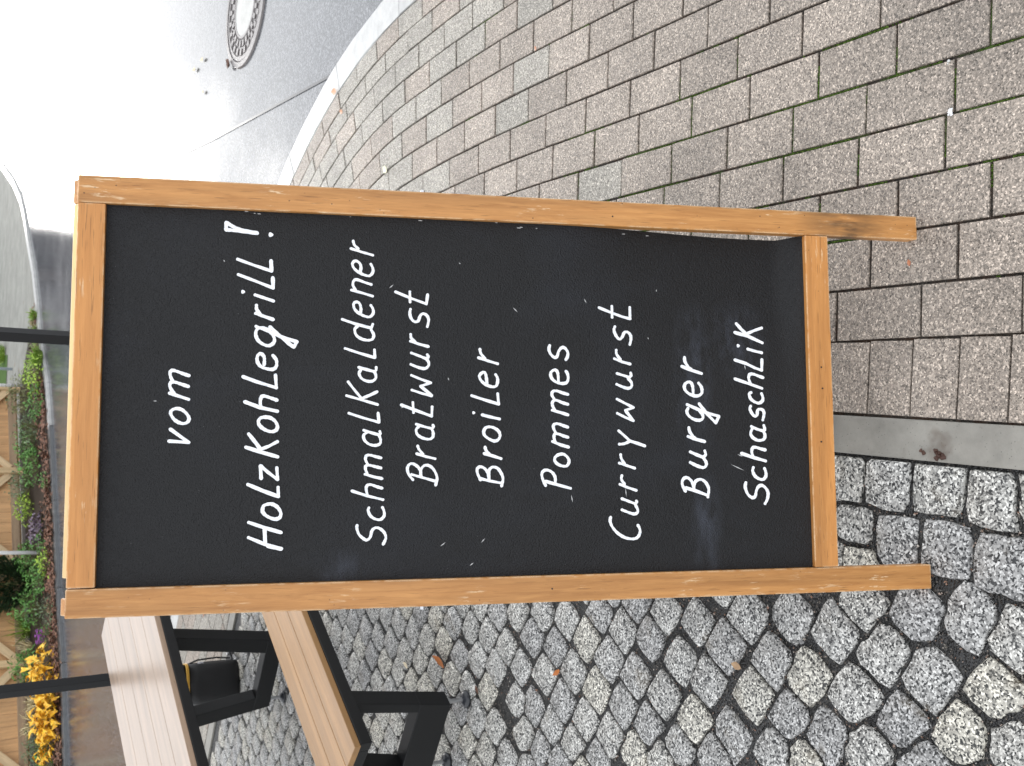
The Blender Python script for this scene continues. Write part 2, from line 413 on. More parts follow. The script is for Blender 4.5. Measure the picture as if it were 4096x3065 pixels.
# --- kerb stones along the road
ki, ko = off(1.572), off(1.7083)
kbase = off(1.60)
kerb = tag(mk('kerb', [(x, y, -.02) for x, y, t in ki[::25]]+[(x, y, -.02) for x, y, t in ko[::25]], [(i, i+len(ki[::25]), i+1+len(ki[::25]), i+1) for i in range(len(ki[::25])-1)], MAT_EDGE), kind='structure')
Lk = arc(off(1.64)); t = .15; jl = .62
def kidx(s): return min(range(len(Lk)), key=lambda i: abs(Lk[i]-s))
while t < 12.5:
    i0, i1 = kidx(t+.003), kidx(t+jl-.003); mids = [i0+(i1-i0)*j//4 for j in range(5)]
    a = [ki[j][:2] for j in mids]; b = [ko[j][:2] for j in mids]
    poly = orient(a+b[::-1]); cc, v, f = slab(poly, rnd.uniform(-.001, .0015), .006, .11)
    o = mk('kerb_stone', v, f, MAT_KERB, kerb); o.location = (cc[0], cc[1], 0)
    t += jl

# --- concrete edging strip between pavers and cobbles
strip = tag(mk('edging_strip', [(q[0]-.03, q[1], -.02) for q in STRIP]+[(q[0]+.03, q[1]+.02, -.02) for q in STRIP], [(i, i+len(STRIP), i+1+len(STRIP), i+1) for i in range(len(STRIP)-1)], MAT_EDGE), kind='structure')
def strip_pt(s, o_):
    for a, b in zip(STRIP, STRIP[1:]):
        l = math.hypot(b[0]-a[0], b[1]-a[1])
        if s <= l or b is STRIP[-1]:
            t = s/l; nx, ny = (b[1]-a[1])/l, -(b[0]-a[0])/l
            return (a[0]+t*(b[0]-a[0])+nx*o_, a[1]+t*(b[1]-a[1])+ny*o_)
        s -= l
s_ = 0.0
while s_ < 11.3:
    n_ = 4; poly = [strip_pt(s_+.002+(.99)*j/n_, .039) for j in range(n_+1)]+[strip_pt(s_+.002+.99*j/n_, -.039) for j in range(n_, -1, -1)]
    cc, v, f = slab(orient(poly), .0, .004, .06)
    o = mk('edging_stone', v, f, MAT_EDGE, strip); o.location = (cc[0], cc[1], 0); s_ += .996

# --- granite setts (cobbles)
MAT_GRIT = m_gravel()
cob_out = [(-8, -2.2)] + STRIP + [(-8, 7.9)]
cobbles = sheet('cobble_paving', cob_out, -.0095, MAT_GRIT)
TR = "-479,1461 -482,1344 -413,1282 -402,1156 -392,1044 -406,965 -498,1227 -518,1126 -587,1507 -595,1413 -601,1291 -506,994 -697,1454 -705,1357 -626,1176 -612,1051 -701,1251 -599,958 -777,1417 -787,1484 -684,1130 -280,989 -167,1339 -169,1244 -162,1125 -169,1012 -151,929 -259,1311 -272,1214 -268,1107 -335,1298 -331,1368 -700,2533 -677,2396 -759,2438 -669,2275 -762,2324 -866,2498 -855,2369 -808,2232 -704,2184 -613,2123 -640,2024 -556,1976 -632,1915 -730,2074 -831,2121 -747,1966 -905,2272 -966,2420 -925,2166 -836,2012 -861,1907 -934,2058 -994,2322 -1059,2462 -1010,2219 -1078,2374 -763,1853 -666,1796 -556,1864 -556,1751 -590,1652 -687,1706 -503,1588 -555,1533 -677,1559 -794,1739 -875,1790 -792,1624 -785,1521 -1013,2107 -942,1952 -926,1854 -852,1672 -975,2508"
tr = []
for q in TR.split():
    q = tuple(float(k)/1000 for k in q.split(','))
    if all((q[0]-k[0])**2+(q[1]-k[1])**2 > .0044 for k in tr): tr.append(q)
pts = [(x, y, 1) for x, y in tr]
ax, ay, bx_, by_ = .0905, .0630, -.0900, .0520
for i in range(-75, 90):
    for j in range(-75, 90):
        x = -.808+i*ax+j*bx_; y = 2.232+i*ay+j*by_
        wob = .03*math.sin(y*1.7+x*.9); x += wob
        if not (-4.6 < x < 0 and -2.1 < y < 6.8): continue
        sdv, sp, sn = strip_sd(x, y)
        if sdv > -.085: continue
        x += rnd.uniform(-.012, .012); y += rnd.uniform(-.011, .011)
        if any((x-q[0])**2+(y-q[1])**2 < .0062 for q in pts[:len(tr)]): continue
        pts.append((x, y, 0))
grid = {}
for i, q in enumerate(pts): grid.setdefault((int(q[0]//.15), int(q[1]//.15)), []).append(i)
stones = []; PN = 12.0
for i, (x, y, k) in enumerate(pts):
    gx, gy = int(x//.15), int(y//.15)
    nb = [j for a in (-2, -1, 0, 1, 2) for b in (-2, -1, 0, 1, 2) for j in grid.get((gx+a, gy+b), []) if j != i]
    sdv, sp, sn = strip_sd(x, y)
    ang = R(-31) if sdv < -.27 else R(-2)
    hs_ = (.0515 if sdv < -.27 else .055)+.005*sst((1.9-y)/.7)
    N = 16; th = ang+math.pi/4+np.arange(N)*2*math.pi/N; rr = np.arange(.012, .085, .0018)
    X = rr[None, :]*np.cos(th)[:, None]; Y = rr[None, :]*np.sin(th)[:, None]
    ca, sa = math.cos(ang), math.sin(ang)
    def lp(dx, dy): return (np.abs(dx*ca+dy*sa)**PN+np.abs(-dx*sa+dy*ca)**PN)**(1/PN)
    own = lp(X, Y); ok = own < hs_*rnd.uniform(.93, 1.04)
    for j in nb: 
        if (pts[j][0]-x)**2+(pts[j][1]-y)**2 < .05: ok &= own+.0050 < lp(X-(pts[j][0]-x), Y-(pts[j][1]-y))
    cnt_ = np.where(ok.all(1), len(rr), np.argmin(ok, 1)); rad = rr[np.clip(cnt_-1, 0, len(rr)-1)]-rnd.uniform(.0, .0022)
    rad = .05*np.roll(rad, 1)+.90*rad+.05*np.roll(rad, -1)
    q = [(x+(r_+rnd.uniform(-.0016, .0016))*math.cos(t_), y+(r_+rnd.uniform(-.0016, .0016))*math.sin(t_)) for r_, t_ in zip(rad, th)]
    q = clip(q, (sp[0]-sn[0]*.046, sp[1]-sn[1]*.046), (-sn[0], -sn[1]))
    if len(q) < 6 or area(q) < .0016: continue
    stones.append((q, centroid(q)))
def cobble_mesh(poly, c):
    n = len(poly); v = []; f = []; z0 = rnd.uniform(-.003, .003); tx, ty = rnd.uniform(-.05, .05), rnd.uniform(-.05, .05)
    for sc_, z in ((1.02, -.025), (1.0, -.0055), (.945, -.0004)):
        for q in poly:
            dx, dy = (q[0]-c[0])*sc_, (q[1]-c[1])*sc_
            v.append((dx, dy, z0+z+dx*tx+dy*ty+(rnd.uniform(-.0012, .0012) if z > -.01 else 0)))
    for k in range(2):
        for i in range(n):
            a, b = k*n+i, k*n+(i+1) % n; f.append((a, b, b+n, a+n))
    v.append((0, 0, z0+.0006)); m_ = len(v)-1
    for i in range(n): f.append((2*n+i, 2*n+(i+1) % n, m_))
    return v, f
stones.sort(key=lambda q: -seen(q[1])*area(q[0])/max(.1, proj((*q[1], 0))[2])**3)
field = MB()
for i, (q, c) in enumerate(stones):
    v, f = cobble_mesh(q, c)
    if i < 300 and seen(c):
        o = mk('cobblestone', v, f, MAT_GRAN, cobbles, smooth=True); o.location = (c[0], c[1], 0)
    else: field.add([(x+c[0], y+c[1], z) for x, y, z in v], f)
tag(mk('cobblestone_field', field.v, field.f, MAT_GRAN, cobbles, smooth=True), kind='stuff')
# grit lying in the joints
def inpoly(p, poly):
    c = False; j = len(poly)-1
    for i in range(len(poly)):
        a, b = poly[i], poly[j]
        if (a[1] > p[1]) != (b[1] > p[1]) and p[0] < (b[0]-a[0])*(p[1]-a[1])/(b[1]-a[1])+a[0]: c = not c
        j = i
    return c
cg = {}
for q, c in stones: cg.setdefault((int(c[0]//.12), int(c[1]//.12)), []).append(q)
grit = MB(); cnt = 0
while cnt < 4200:
    x, y = rnd.uniform(-1.25, -.1), .85+2.2*rnd.random()**1.5
    px, py, d = proj((x, y, 0))
    if not (-50 < px < 4150 and -50 < py < 3110): continue
    if strip_sd(x, y)[0] > -.045: continue
    gx, gy = int(x//.12), int(y//.12)
    if any(inpoly((x, y), q) for a in (-1, 0, 1) for b in (-1, 0, 1) for q in cg.get((gx+a, gy+b), [])): continue
    r_ = rnd.uniform(.0013, .0036)*(1 if rnd.random() < .93 else 1.7); M = Matrix.Rotation(rnd.uniform(0, 6), 3, Vector((rnd.random(), rnd.random(), rnd.random()+.1)).normalized())
    vs = [M @ Vector(k) for k in ((r_, 0, 0), (-r_, 0, 0), (0, r_*.8, 0), (0, -r_*.8, 0), (0, 0, r_*.7), (0, 0, -r_*.7))]
    grit.add([(x+k.x, y+k.y, -.0085+k.z) for k in vs], [(0,2,4),(2,1,4),(1,3,4),(3,0,4),(2,0,5),(1,2,5),(3,1,5),(0,3,5)]); cnt += 1
n = NT('grit_stones'); g_ = n.rgb(n.voro(n.pos(), 160).outputs['Color'])
tag(mk('joint_grit', grit.v, grit.f, n.set(n.ramp(g_[0], [(0, (.012, .012, .013)), (.5, (.06, .057, .053)), (.8, (.20, .18, .155)), (.9, (.26, .13, .08)), (1, (.55, .52, .47))]), .4, .5), cobbles), kind='stuff')

# --- bitumen seam in the road
SEAM = [(1.375, 3.9), (1.38, 4.4), (1.40, 5.29), (1.42, 6.2), (1.5, 8.2), (1.645, 11.0), (2.07, 14.6)]
sv = []
for i, (x, y) in enumerate(SEAM):
    for d_ in (-.007, .007): sv.append((x+d_, y, ROADZ+.004))
tag(mk('road_seam', sv, [(2*i, 2*i+1, 2*i+3, 2*i+2) for i in range(len(SEAM)-1)], simple('bitumen_seam', (.05, .05, .054), .22)), kind='structure')
# --- manhole cover in the road
iron = NT('cast_iron'); iron.bump(iron.noise(iron.pos(), 160, 4), .5, .002); MAT_IRON = iron.set(iron.mix(iron.noise(iron.pos(), 40, 4), (.07, .062, .062), (.20, .18, .175)), .3, .6, .1)
MH = at(1000, 10, ROADZ); MH = Vector((2.05, 5.56, 0))*((H-ROADZ)/H); MH.z = ROADZ
mh = empty('manhole_cover', (MH.x, MH.y, ROADZ))
tag(mh, 'round iron manhole cover with pale concrete centre set in the wet road', 'manhole cover')
def ring(r0, r1, z0, z1, n=56, chamfer=.006):
    b = MB(); prof = [(r0, z0), (r0, z1), (r1, z1), (r1+chamfer, z0)]
    for k in range(n):
        a = 2*math.pi*k/n; b.v += [(r*math.cos(a), r*math.sin(a), z) for r, z in prof]
    for k in range(n):
        for j in range(3): b.f.append((k*4+j, k*4+j+1, ((k+1) % n)*4+j+1, ((k+1) % n)*4+j))
    return b
ring(.315, .345, .001, .011).obj('outer_frame', MAT_IRON, mh)
ring(.285, .308, .001, .008).obj('lid_rim', MAT_IRON, mh)
ring(.165, .18, .001, .009).obj('inner_rim', MAT_IRON, mh)
ring(.0, .345, .0005, .0025).obj('lid_base', MAT_IRON, mh)
for k in range(24):
    for r0, r1 in ((.19, .228), (.238, .276)):
        a = 2*math.pi*(k+(.5 if r0 > .2 else 0))/24; M = Matrix.Rotation(a, 4, 'Z')
        MB().box((r0, -.014, .001), (r1, .014, .009), M).obj('lid_stud', MAT_IRON, mh)
cd = MB(); n_ = 48
cd.v = [(0, 0, .0085)]+[(.164*math.cos(2*math.pi*k/n_), .164*math.sin(2*math.pi*k/n_), .0075) for k in range(n_)]
cd.f = [(0, 1+k, 1+(k+1) % n_) for k in range(n_)]
cd.obj('concrete_fill', m_concrete('lid_concrete', (.42, .42, .40), 1.0, rough=.4), mh)

# ================================================================== MENU BOARD
WORDS = {
 'vom': 'l26:-582,13802 -799,13508;l26:-777,13819 -799,13508;o26:-318,13804 -265,13780 -241,13706 -264,13623 -334,13546 -403,13513 -464,13535 -489,13601 -465,13685 -404,13761;l26:13,13828 -89,13526;s26:5,13757 92,13813 153,13827 192,13803 193,13740 163,13648 125,13535;s26:206,13782 284,13817 354,13827 389,13790 373,13719 335,13619 305,13528',
 'HolzKohlegrill': 's27:2778,12979 2778,12884 2759,12711 2742,12468;l27:2783,12979 2907,12978;s27:2907,12978 2834,12851 2787,12694 2747,12468;d39:2727,12245;l27:2284,12781 2194,12521 2101,12224;l28:2101,12224 2277,12235;l27:2023,12765 1923,12491 1811,12194;l28:1811,12194 1987,12201;l27:1685,12487 1589,12187;d32:1733,12686;l27:1370,12473 1331,12360 1273,12186;s27:1509,12463 1437,12457 1349,12395;o27:1105,12444 1014,12468 908,12423 838,12319 831,12232 895,12164 985,12174 1082,12253 1128,12358;l27:1149,12462 1064,12235 970,12025 902,11789;l28:902,11789 811,11840;s28:811,11840 882,11937 1022,12096 1145,12236;s27:507,12323 588,12319 650,12333 690,12386 648,12433 559,12435 479,12383 436,12278 429,12175 483,12123 573,12121 626,12151 661,12181;l27:297,12663 211,12430 117,12118;l27:117,12118 331,12135;l28:-123,12627 -219,12372 -279,12096;s28:-219,12364 -121,12377 -41,12358 -26,12306 -58,12202 -92,12107;o28:-440,12400 -387,12353 -383,12232 -439,12137 -528,12092 -599,12117 -620,12203 -581,12307 -511,12385;l28:-881,12596 -969,12327 -1041,12082;l28:-661,12554 -828,12423 -916,12362;l28:-916,12362 -864,12226 -788,12089;l28:-1399,12343 -1194,12358;l28:-1189,12355 -1295,12237 -1416,12081;l28:-1416,12077 -1226,12092;l28:-1497,12554 -1601,12318 -1700,12060;l28:-1700,12060 -1551,12067;o28:-1915,12313 -1846,12289 -1821,12178 -1875,12074 -1972,12018 -2050,12038 -2072,12123 -2021,12243 -1959,12304;l27:-2120,12531 -2212,12275 -2295,12009;l27:-2368,12530 -2481,12271 -2569,12005;l28:-2515,12219 -2562,12000;l28:-2238,12274 -2455,12263',
 'SchmalKaldener': 'l23:2540,10897 2484,10706 2437,10523;s23:2674,10860 2606,10839 2541,10773;s23:2136,10734 2229,10724 2296,10754 2327,10821 2275,10870 2200,10845 2134,10770 2087,10670 2073,10579 2135,10521 2211,10522 2278,10555;l23:1815,10883 1766,10685 1720,10522;s23:1804,10809 1904,10859 1980,10843 1999,10785 1960,10670 1922,10545;s23:1402,10735 1487,10719 1579,10741 1611,10791 1584,10840 1517,10840 1443,10790 1378,10682 1356,10575 1416,10512 1492,10513 1559,10551;l23:1303,11035 1225,10797 1163,10541;l23:1163,10541 1231,10516;s23:1192,10772 1140,10821 1049,10804 983,10729 952,10614 971,10523 1047,10499 1130,10541;l23:803,10982 732,10760 653,10480;l23:653,10477 787,10484;l23:482,10750 443,10611 411,10479;s23:411,10479 445,10454 486,10454;s23:458,10701 382,10742 300,10708 251,10626 244,10527 294,10462 361,10462 411,10487;l23:-6,10951 -79,10689 -155,10426;l23:231,10928 94,10821 -54,10698;l23:-54,10698 5,10559 65,10436;l23:-306,10911 -384,10671 -458,10400;l23:-458,10400 -301,10417;l23:-596,10658 -640,10522 -673,10399;s23:-673,10399 -648,10378 -615,10386;s23:-632,10604 -681,10661 -764,10644 -830,10570 -854,10472 -830,10390 -764,10371 -681,10399;l23:-1343,10632 -1388,10485 -1418,10346;s23:-1338,10592 -1256,10625 -1199,10617 -1191,10552 -1216,10454 -1238,10363;s23:-1166,10593 -1092,10626 -1027,10610 -1019,10545 -1044,10455 -1066,10364;l23:-1622,10850 -1706,10598 -1775,10328;s23:-1698,10590 -1600,10611 -1535,10599 -1519,10534 -1553,10436 -1581,10345;s23:-1910,10564 -1951,10577 -2041,10539 -2099,10457 -2109,10367 -2045,10306 -1963,10311 -1905,10336;s23:-2200,10760 -2248,10764 -2346,10731 -2420,10658 -2449,10593 -2398,10537 -2301,10513 -2250,10464 -2255,10391 -2322,10309 -2404,10276 -2468,10292 -2525,10321',
 'Bratwurst': 'l24:1808,10128 1705,9867 1611,9588;l24:1611,9588 1773,9568;l24:1815,9879 1637,9874;s24:1509,9867 1441,9878 1357,9858 1294,9799 1309,9732 1395,9698 1438,9647 1406,9580 1330,9549 1211,9571;l24:950,9865 902,9714 863,9554;s24:1069,9862 1001,9849 935,9781;l24:745,9848 691,9697 651,9596;s24:659,9587 682,9554 719,9571;s24:546,9856 497,9730 478,9612 533,9548 601,9554 654,9596;l23:357,9847 295,9696 230,9511;l24:230,9511 169,9688;l24:169,9688 11,9494;l23:101,9838 44,9662 3,9494;l23:-157,10021 -247,9779 -350,9494;l24:-350,9494 -187,9486;l23:-114,9821 -289,9809;l23:-489,9762 -531,9628 -564,9494;s23:-564,9494 -539,9465 -505,9472;s23:-523,9712 -581,9762 -664,9745 -723,9661 -748,9544 -714,9477 -631,9469 -572,9494;l23:-997,9753 -1047,9594 -1085,9435;s23:-864,9736 -922,9714 -1006,9644;l23:-1352,9843 -1404,9660 -1472,9426;s23:-1443,9818 -1344,9893 -1245,9913 -1179,9877 -1171,9811 -1229,9727 -1312,9685 -1387,9677;s23:-1370,9685 -1263,9677 -1197,9611 -1214,9519 -1297,9443 -1414,9401 -1538,9426',
 'Broiler': 'l25:683,8667 628,8491 581,8323;s25:833,8641 758,8624 668,8550;s25:222,8518 338,8529 420,8551 419,8601 361,8651 287,8626 214,8543 173,8426 191,8351 274,8325 340,8333 389,8361;l25:14,8790 -59,8561 -131,8310;l25:-131,8310 51,8326;l25:-322,8604 -362,8445 -394,8295;d26:-286,8756;o25:-584,8571 -535,8513 -543,8413 -600,8321 -682,8288 -756,8322 -780,8397 -731,8505 -666,8572;l25:-997,8573 -1042,8415 -1088,8274;s25:-886,8556 -943,8539 -1012,8473;l25:-1431,8649 -1473,8484 -1516,8259;s25:-1455,8641 -1350,8690 -1268,8698 -1228,8648 -1253,8574 -1335,8508 -1449,8487;s25:-1432,8492 -1302,8491 -1237,8433 -1254,8341 -1353,8267 -1451,8242 -1564,8268',
 'Pommes': 's26:923,7376 855,7390 772,7360 711,7292 732,7240 817,7213 885,7160 886,7099 811,7043 727,7049 676,7079;s26:287,7222 404,7226 471,7251 484,7303 436,7358 352,7352 278,7279 245,7167 263,7072 339,7040 423,7053 465,7078;l25:-233,7341 -274,7190 -315,7053;s25:-241,7285 -149,7335 -74,7326 -57,7257 -98,7154 -127,7051;s25:-49,7291 34,7342 101,7324 110,7246 78,7152 50,7049;l25:-789,7342 -848,7197 -889,7051;s25:-798,7290 -715,7315 -657,7297 -657,7229 -690,7143 -715,7058;s25:-624,7288 -549,7322 -491,7313 -474,7244 -507,7141 -535,7059;o25:-1096,7310 -1030,7250 -1014,7147 -1072,7070 -1147,7045 -1221,7089 -1220,7183 -1170,7277;l25:-1490,7476 -1550,7272 -1618,7025;s25:-1564,7477 -1457,7527 -1358,7543 -1301,7500 -1297,7423 -1343,7347 -1426,7302 -1517,7301',
 'Currywurst': 'l26:1636,6438 1558,6219 1482,5986 1452,5840;l26:1452,5843 1662,5841;l26:1670,6191 1468,6191;s26:1296,6142 1233,6161 1137,6127 1069,6063 1112,6004 1190,5965 1205,5906 1158,5849 1075,5837 977,5862;l25:709,6167 654,6024 616,5866;s25:866,6127 790,6121 695,6052;l25:439,6123 400,5988 373,5887;s25:380,5887 408,5857 452,5863;s25:242,6135 200,6036 171,5922 202,5856 277,5854 352,5917;l25:-27,6134 -101,5986 -176,5830;l25:-176,5830 -231,5981;l25:-231,5981 -320,5912 -415,5835;l25:-284,6135 -354,5991 -415,5835;l25:-599,6116 -687,6011 -782,5906;l25:-782,5906 -823,5771 -871,5629;s25:-839,6110 -830,6014 -782,5906;l25:-1177,6116 -1222,5978 -1271,5829;s25:-1026,6088 -1100,6075 -1188,6020;l25:-1556,6111 -1614,5970 -1667,5808;s25:-1401,6073 -1471,6081 -1553,6026;l25:-1812,6080 -1863,5946 -1905,5833;s25:-1905,5833 -1878,5807 -1858,5810;s25:-2009,6083 -2057,5963 -2086,5858 -2060,5793 -2000,5792 -1932,5827;s25:-2139,6296 -2206,6307 -2313,6264 -2422,6167 -2504,6027 -2528,5873 -2489,5787 -2403,5750 -2336,5763 -2288,5790',
 'Burger': 'l28:591,4862 523,4681 464,4481;s28:758,4799 684,4797 584,4737 540,4680;s28:79,4668 202,4668 281,4694 302,4752 257,4820 178,4832 101,4774 51,4670 47,4575 92,4502 182,4491 243,4518 282,4549;l27:-117,4795 -194,4609 -267,4423 -328,4182;l28:-328,4182 -450,4246;s28:-450,4246 -367,4332 -245,4446 -101,4558;s27:-186,4780 -247,4806 -325,4767 -385,4675 -404,4570 -373,4504 -312,4498 -235,4552 -202,4598;l27:-700,4795 -750,4649 -794,4474;s27:-540,4776 -607,4763 -689,4707 -728,4661;l27:-981,4760 -1036,4633 -1081,4510;s27:-1081,4510 -1032,4462 -965,4478;s27:-1173,4765 -1234,4637 -1268,4509 -1219,4455 -1153,4465 -1086,4516;l27:-1632,4862 -1689,4671 -1773,4439;s27:-1692,4870 -1599,4920 -1522,4930 -1457,4888 -1452,4818 -1513,4749 -1590,4716 -1667,4706;s27:-1656,4706 -1546,4691 -1492,4632 -1487,4550 -1548,4469 -1659,4419 -1801,4440',
 'SchaschliK': 'l29:1258,3751 1194,3492 1072,3208;l29:1428,3707 1314,3605 1217,3503;l29:1240,3501 1302,3360 1358,3196;l29:944,3513 906,3370 879,3237;d33:1004,3704;l28:731,3793 666,3573 588,3409 544,3272;l29:544,3266 746,3245;l28:371,3820 294,3577 200,3292;s28:295,3516 386,3544 460,3516 467,3443 434,3348 404,3253;s28:118,3516 95,3554 11,3536 -51,3467 -79,3371 -33,3296 35,3285 98,3306;s28:-139,3541 -184,3559 -263,3527 -325,3469 -296,3420 -229,3410 -195,3378 -205,3306 -273,3279 -391,3309;l28:-516,3543 -566,3430 -599,3305;s28:-599,3305 -566,3279 -498,3293;s28:-555,3527 -644,3563 -723,3519 -773,3412 -751,3303 -678,3277 -605,3305;l28:-1012,3756 -1085,3530 -1153,3279;s28:-1080,3524 -990,3551 -912,3531 -901,3464 -929,3369 -949,3279;s28:-1274,3529 -1335,3543 -1424,3504 -1481,3421 -1492,3337 -1426,3281 -1348,3285 -1292,3305;s28:-1550,3687 -1633,3701 -1755,3657 -1823,3575 -1801,3509 -1702,3482 -1625,3438 -1603,3365 -1660,3288 -1749,3249 -1860,3270 -1937,3315',
}
W_, L_, LEAN, YAW, T_ = .716, 1.5317, .37268, .10106, .022
SW, TR0, BR0, BR1 = .0458, 1.4882, .1919, .2393
board = empty('menu_board', (.00643, 1.16053, 0), YAW)
tag(board, 'black chalkboard menu stand with orange wooden frame and white handwritten menu', 'menu board')
MF = Matrix.Rotation(-LEAN, 4, 'X')
ptop = MF @ Vector((0, T_+.0008, L_)); MR = Matrix.Translation(ptop-(Matrix.Rotation(LEAN, 4, 'X') @ Vector((0, 0, L_)))) @ Matrix.Rotation(LEAN, 4, 'X')
WL, WD, WR = (.59, .288, .092), (.38, .162, .043), (.84, .66, .43)
MAT_ST = m_wood('oiled_beech_stile', WL, WD, WR, 'Z', .8, spots=.5)
MAT_STR = m_wood('oiled_beech_stained', WL, WD, WR, 'Z', .8, stain=(.15, .11), spots=.9)
MAT_RL = m_wood('oiled_beech_rail', (.62, .285, .085), (.47, .195, .050), WR, 'X', .75, spots=.5)
MAT_SKYLIT = m_wood('sky_lit_rail', (.78, .56, .26), (.66, .42, .16), (.85, .68, .42), 'X', .5)  # paler rail wood: sky light on the rear rail's top put into the colour
def stile(name, x0, x1, M, mat, zlo_f, zlo_b, z1, t0=0, t1=T_):
    zl = min(zlo_f, zlo_b); b = MB()
    v = [(x0, t0, zlo_f), (x1, t0, zlo_f), (x1, t1, zlo_b), (x0, t1, zlo_b), (x0, t0, z1), (x1, t0, z1), (x1, t1, z1), (x0, t1, z1)]
    b.add(v, [(0,3,2,1),(4,5,6,7),(0,1,5,4),(1,2,6,5),(2,3,7,6),(3,0,4,7)])
    o = b.obj(name, mat, board, bevel=.0022); o.matrix_local = M; return o
tl = math.tan(LEAN)*T_
stile('stile', -W_/2, -W_/2+SW, MF, MAT_ST, .001, tl+.001, L_)
tag(stile('stile', W_/2-SW, W_/2, MF, MAT_STR, .001, tl+.001, L_), 'right-hand stile with a dark stain near its foot')
def rail(name, x0, x1, z0, z1, M, mat, t0=.0008, t1=T_-.001, bev=.002):
    o = MB().box((x0, t0, z0), (x1, t1, z1)).obj(name, mat, board, bevel=bev); o.matrix_local = M; return o
xi = W_/2-SW
rail('top_rail', -xi+.0016, xi-.0004, TR0, L_-.0005, MF, MAT_RL)
rail('bottom_rail', -xi+.0006, xi-.0006, BR0, BR1, MF, MAT_RL)
# rear frame, hinged at the top
sr = T_*math.tan(LEAN)
stile('rear_stile', -W_/2, -W_/2+.028, MR, MAT_ST, .010, .010+sr, L_)
stile('rear_stile', W_/2-.040, W_/2, MR, MAT_ST, .010, .010+sr, L_)
rail('rear_top_rail', -W_/2+.060, W_/2-.041, TR0, L_-.0005, MR, MAT_SKYLIT)
rail('rear_bottom_rail', -W_/2+.029, W_/2-.041, BR0, BR1, MR, MAT_RL)
MAT_STEEL = simple('zinc_steel', (.55, .56, .58), .28, .5, 1, .1)
for sx in (-.2, .316):
    b = MB()
    for M_, dy in ((MF, T_), (MR, 0)):
        pass
    b.box((sx, T_-.0005, L_-.045), (sx+.026, T_+.0012, L_+.0022)); o = b.obj('hinge', MAT_STEEL, board); o.matrix_local = MF
# chalk panel, buckled at its lower right corner
def warp(x, z):
    zz = z-.232; return .0016*math.sin(7*x+4.5*z+1)*math.sin(5.2*z-3*x+.6)*sst((TR0-z)/.12)*sst((xi-abs(x))/.1)+.030*sst(zz/.055)*(1-sst((zz-.10)/.42))*sst((x+.06)/.33)
n = NT('chalkboard_black'); o_ = n.objc(); px, py, pz = n.sep(o_)
fine = n.noise(o_, 520, 3, .6)
c = n.mix(fine, (.004, .0042, .0050), (.011, .0115, .0135))
def patch(cx, cz, rx, rz, lo, hi):
    a = n.math('DIVIDE', n.math('SUBTRACT', px, cx), rx); b = n.math('DIVIDE', n.math('SUBTRACT', pz, cz), rz)
    d = n.math('SQRT', n.math('ADD', n.math('MULTIPLY', a, a), n.math('MULTIPLY', b, b)))
    return n.math('MULTIPLY', n.ramp(d, [(.15, 1.0), (1.0, 0.0)]), n.ramp(n.noise(n.scale(o_, (1, 1, 2.2)), 26, 4, .6), [(lo, 0.0), (hi, 1.0)]))
k = patch(-.235, .446, .11, .035, .34, .75)
for q in ((.04, .462, .16, .05, .38, .8), (.11, .37, .09, .07, .38, .85), (-.30, 1.10, .05, .05, .4, .8)): k = n.math('MAXIMUM', k, patch(*q))
hz = n.ramp(n.noise(n.scale(o_, (1, 1, .7), (.3, 0, .2)), 4.2, 5, .62, .8), [(.5, 0.0), (.78, .5)])
c = n.mix(hz, c, (.020, .023, .031))
c = n.mix(n.math('MULTIPLY', k, .85), c, (.055, .062, .082))
vs = n.voro(o_, 95); speck = n.math('MULTIPLY', n.ramp(vs.outputs['Distance'], [(.045, 1.0), (.075, 0.0)]), n.ramp(n.rgb(vs.outputs['Color'])[0], [(.80, 0.0), (.84, 1.0)]))
c = n.mix(n.math('MULTIPLY', speck, .3), c, (.28, .28, .28))
n.bump(n.math('ADD', fine, n.math('MULTIPLY', n.noise(o_, 300, 2), .9)), 1.0, .0022)
MAT_BLK = n.set(c, n.math('ADD', n.ramp(fine, [(.3, .18), (.7, .34)]), n.math('MULTIPLY', n.noise(o_, 3.5, 3), .14)), .35)
NX, NZ = 40, 90; px0, px1, pz0, pz1 = -xi-.004, xi+.001, .226, TR0+.006; b = MB()
for j in range(NZ+1):
    for i in range(NX+1):
        z = lerp(pz0, pz1, j/NZ); x = lerp(px0, px1-.0045*warp(px1, z)/.026, i/NX); b.v.append((x, .010+warp(x, z), z))
nv = len(b.v); b.v += [(x, y+.0025, z) for x, y, z in b.v]
for j in range(NZ):
    for i in range(NX):
        a = j*(NX+1)+i; b.f.append((a, a+1, a+NX+2, a+NX+1)); b.f.append((nv+a, nv+a+NX+1, nv+a+NX+2, nv+a+1))
rim = [i for i in range(NX+1)]+[j*(NX+1)+NX for j in range(1, NZ+1)]+[NZ*(NX+1)+i for i in range(NX-1, -1, -1)]+[j*(NX+1) for j in range(NZ-1, 0, -1)]
for i, a in enumerate(rim): c_ = rim[(i+1) % len(rim)]; b.f.append((a, nv+a, nv+c_, c_))
panel = b.obj('chalk_panel', MAT_BLK, board, smooth=True); panel.matrix_local = MF
panel.data.set_sharp_from_angle(angle=R(40))
rp = MB().box((-W_/2+.02, .008, .2), (W_/2-.03, .0105, TR0+.01)).obj('rear_panel', MAT_BLK, board); rp.matrix_local = MR
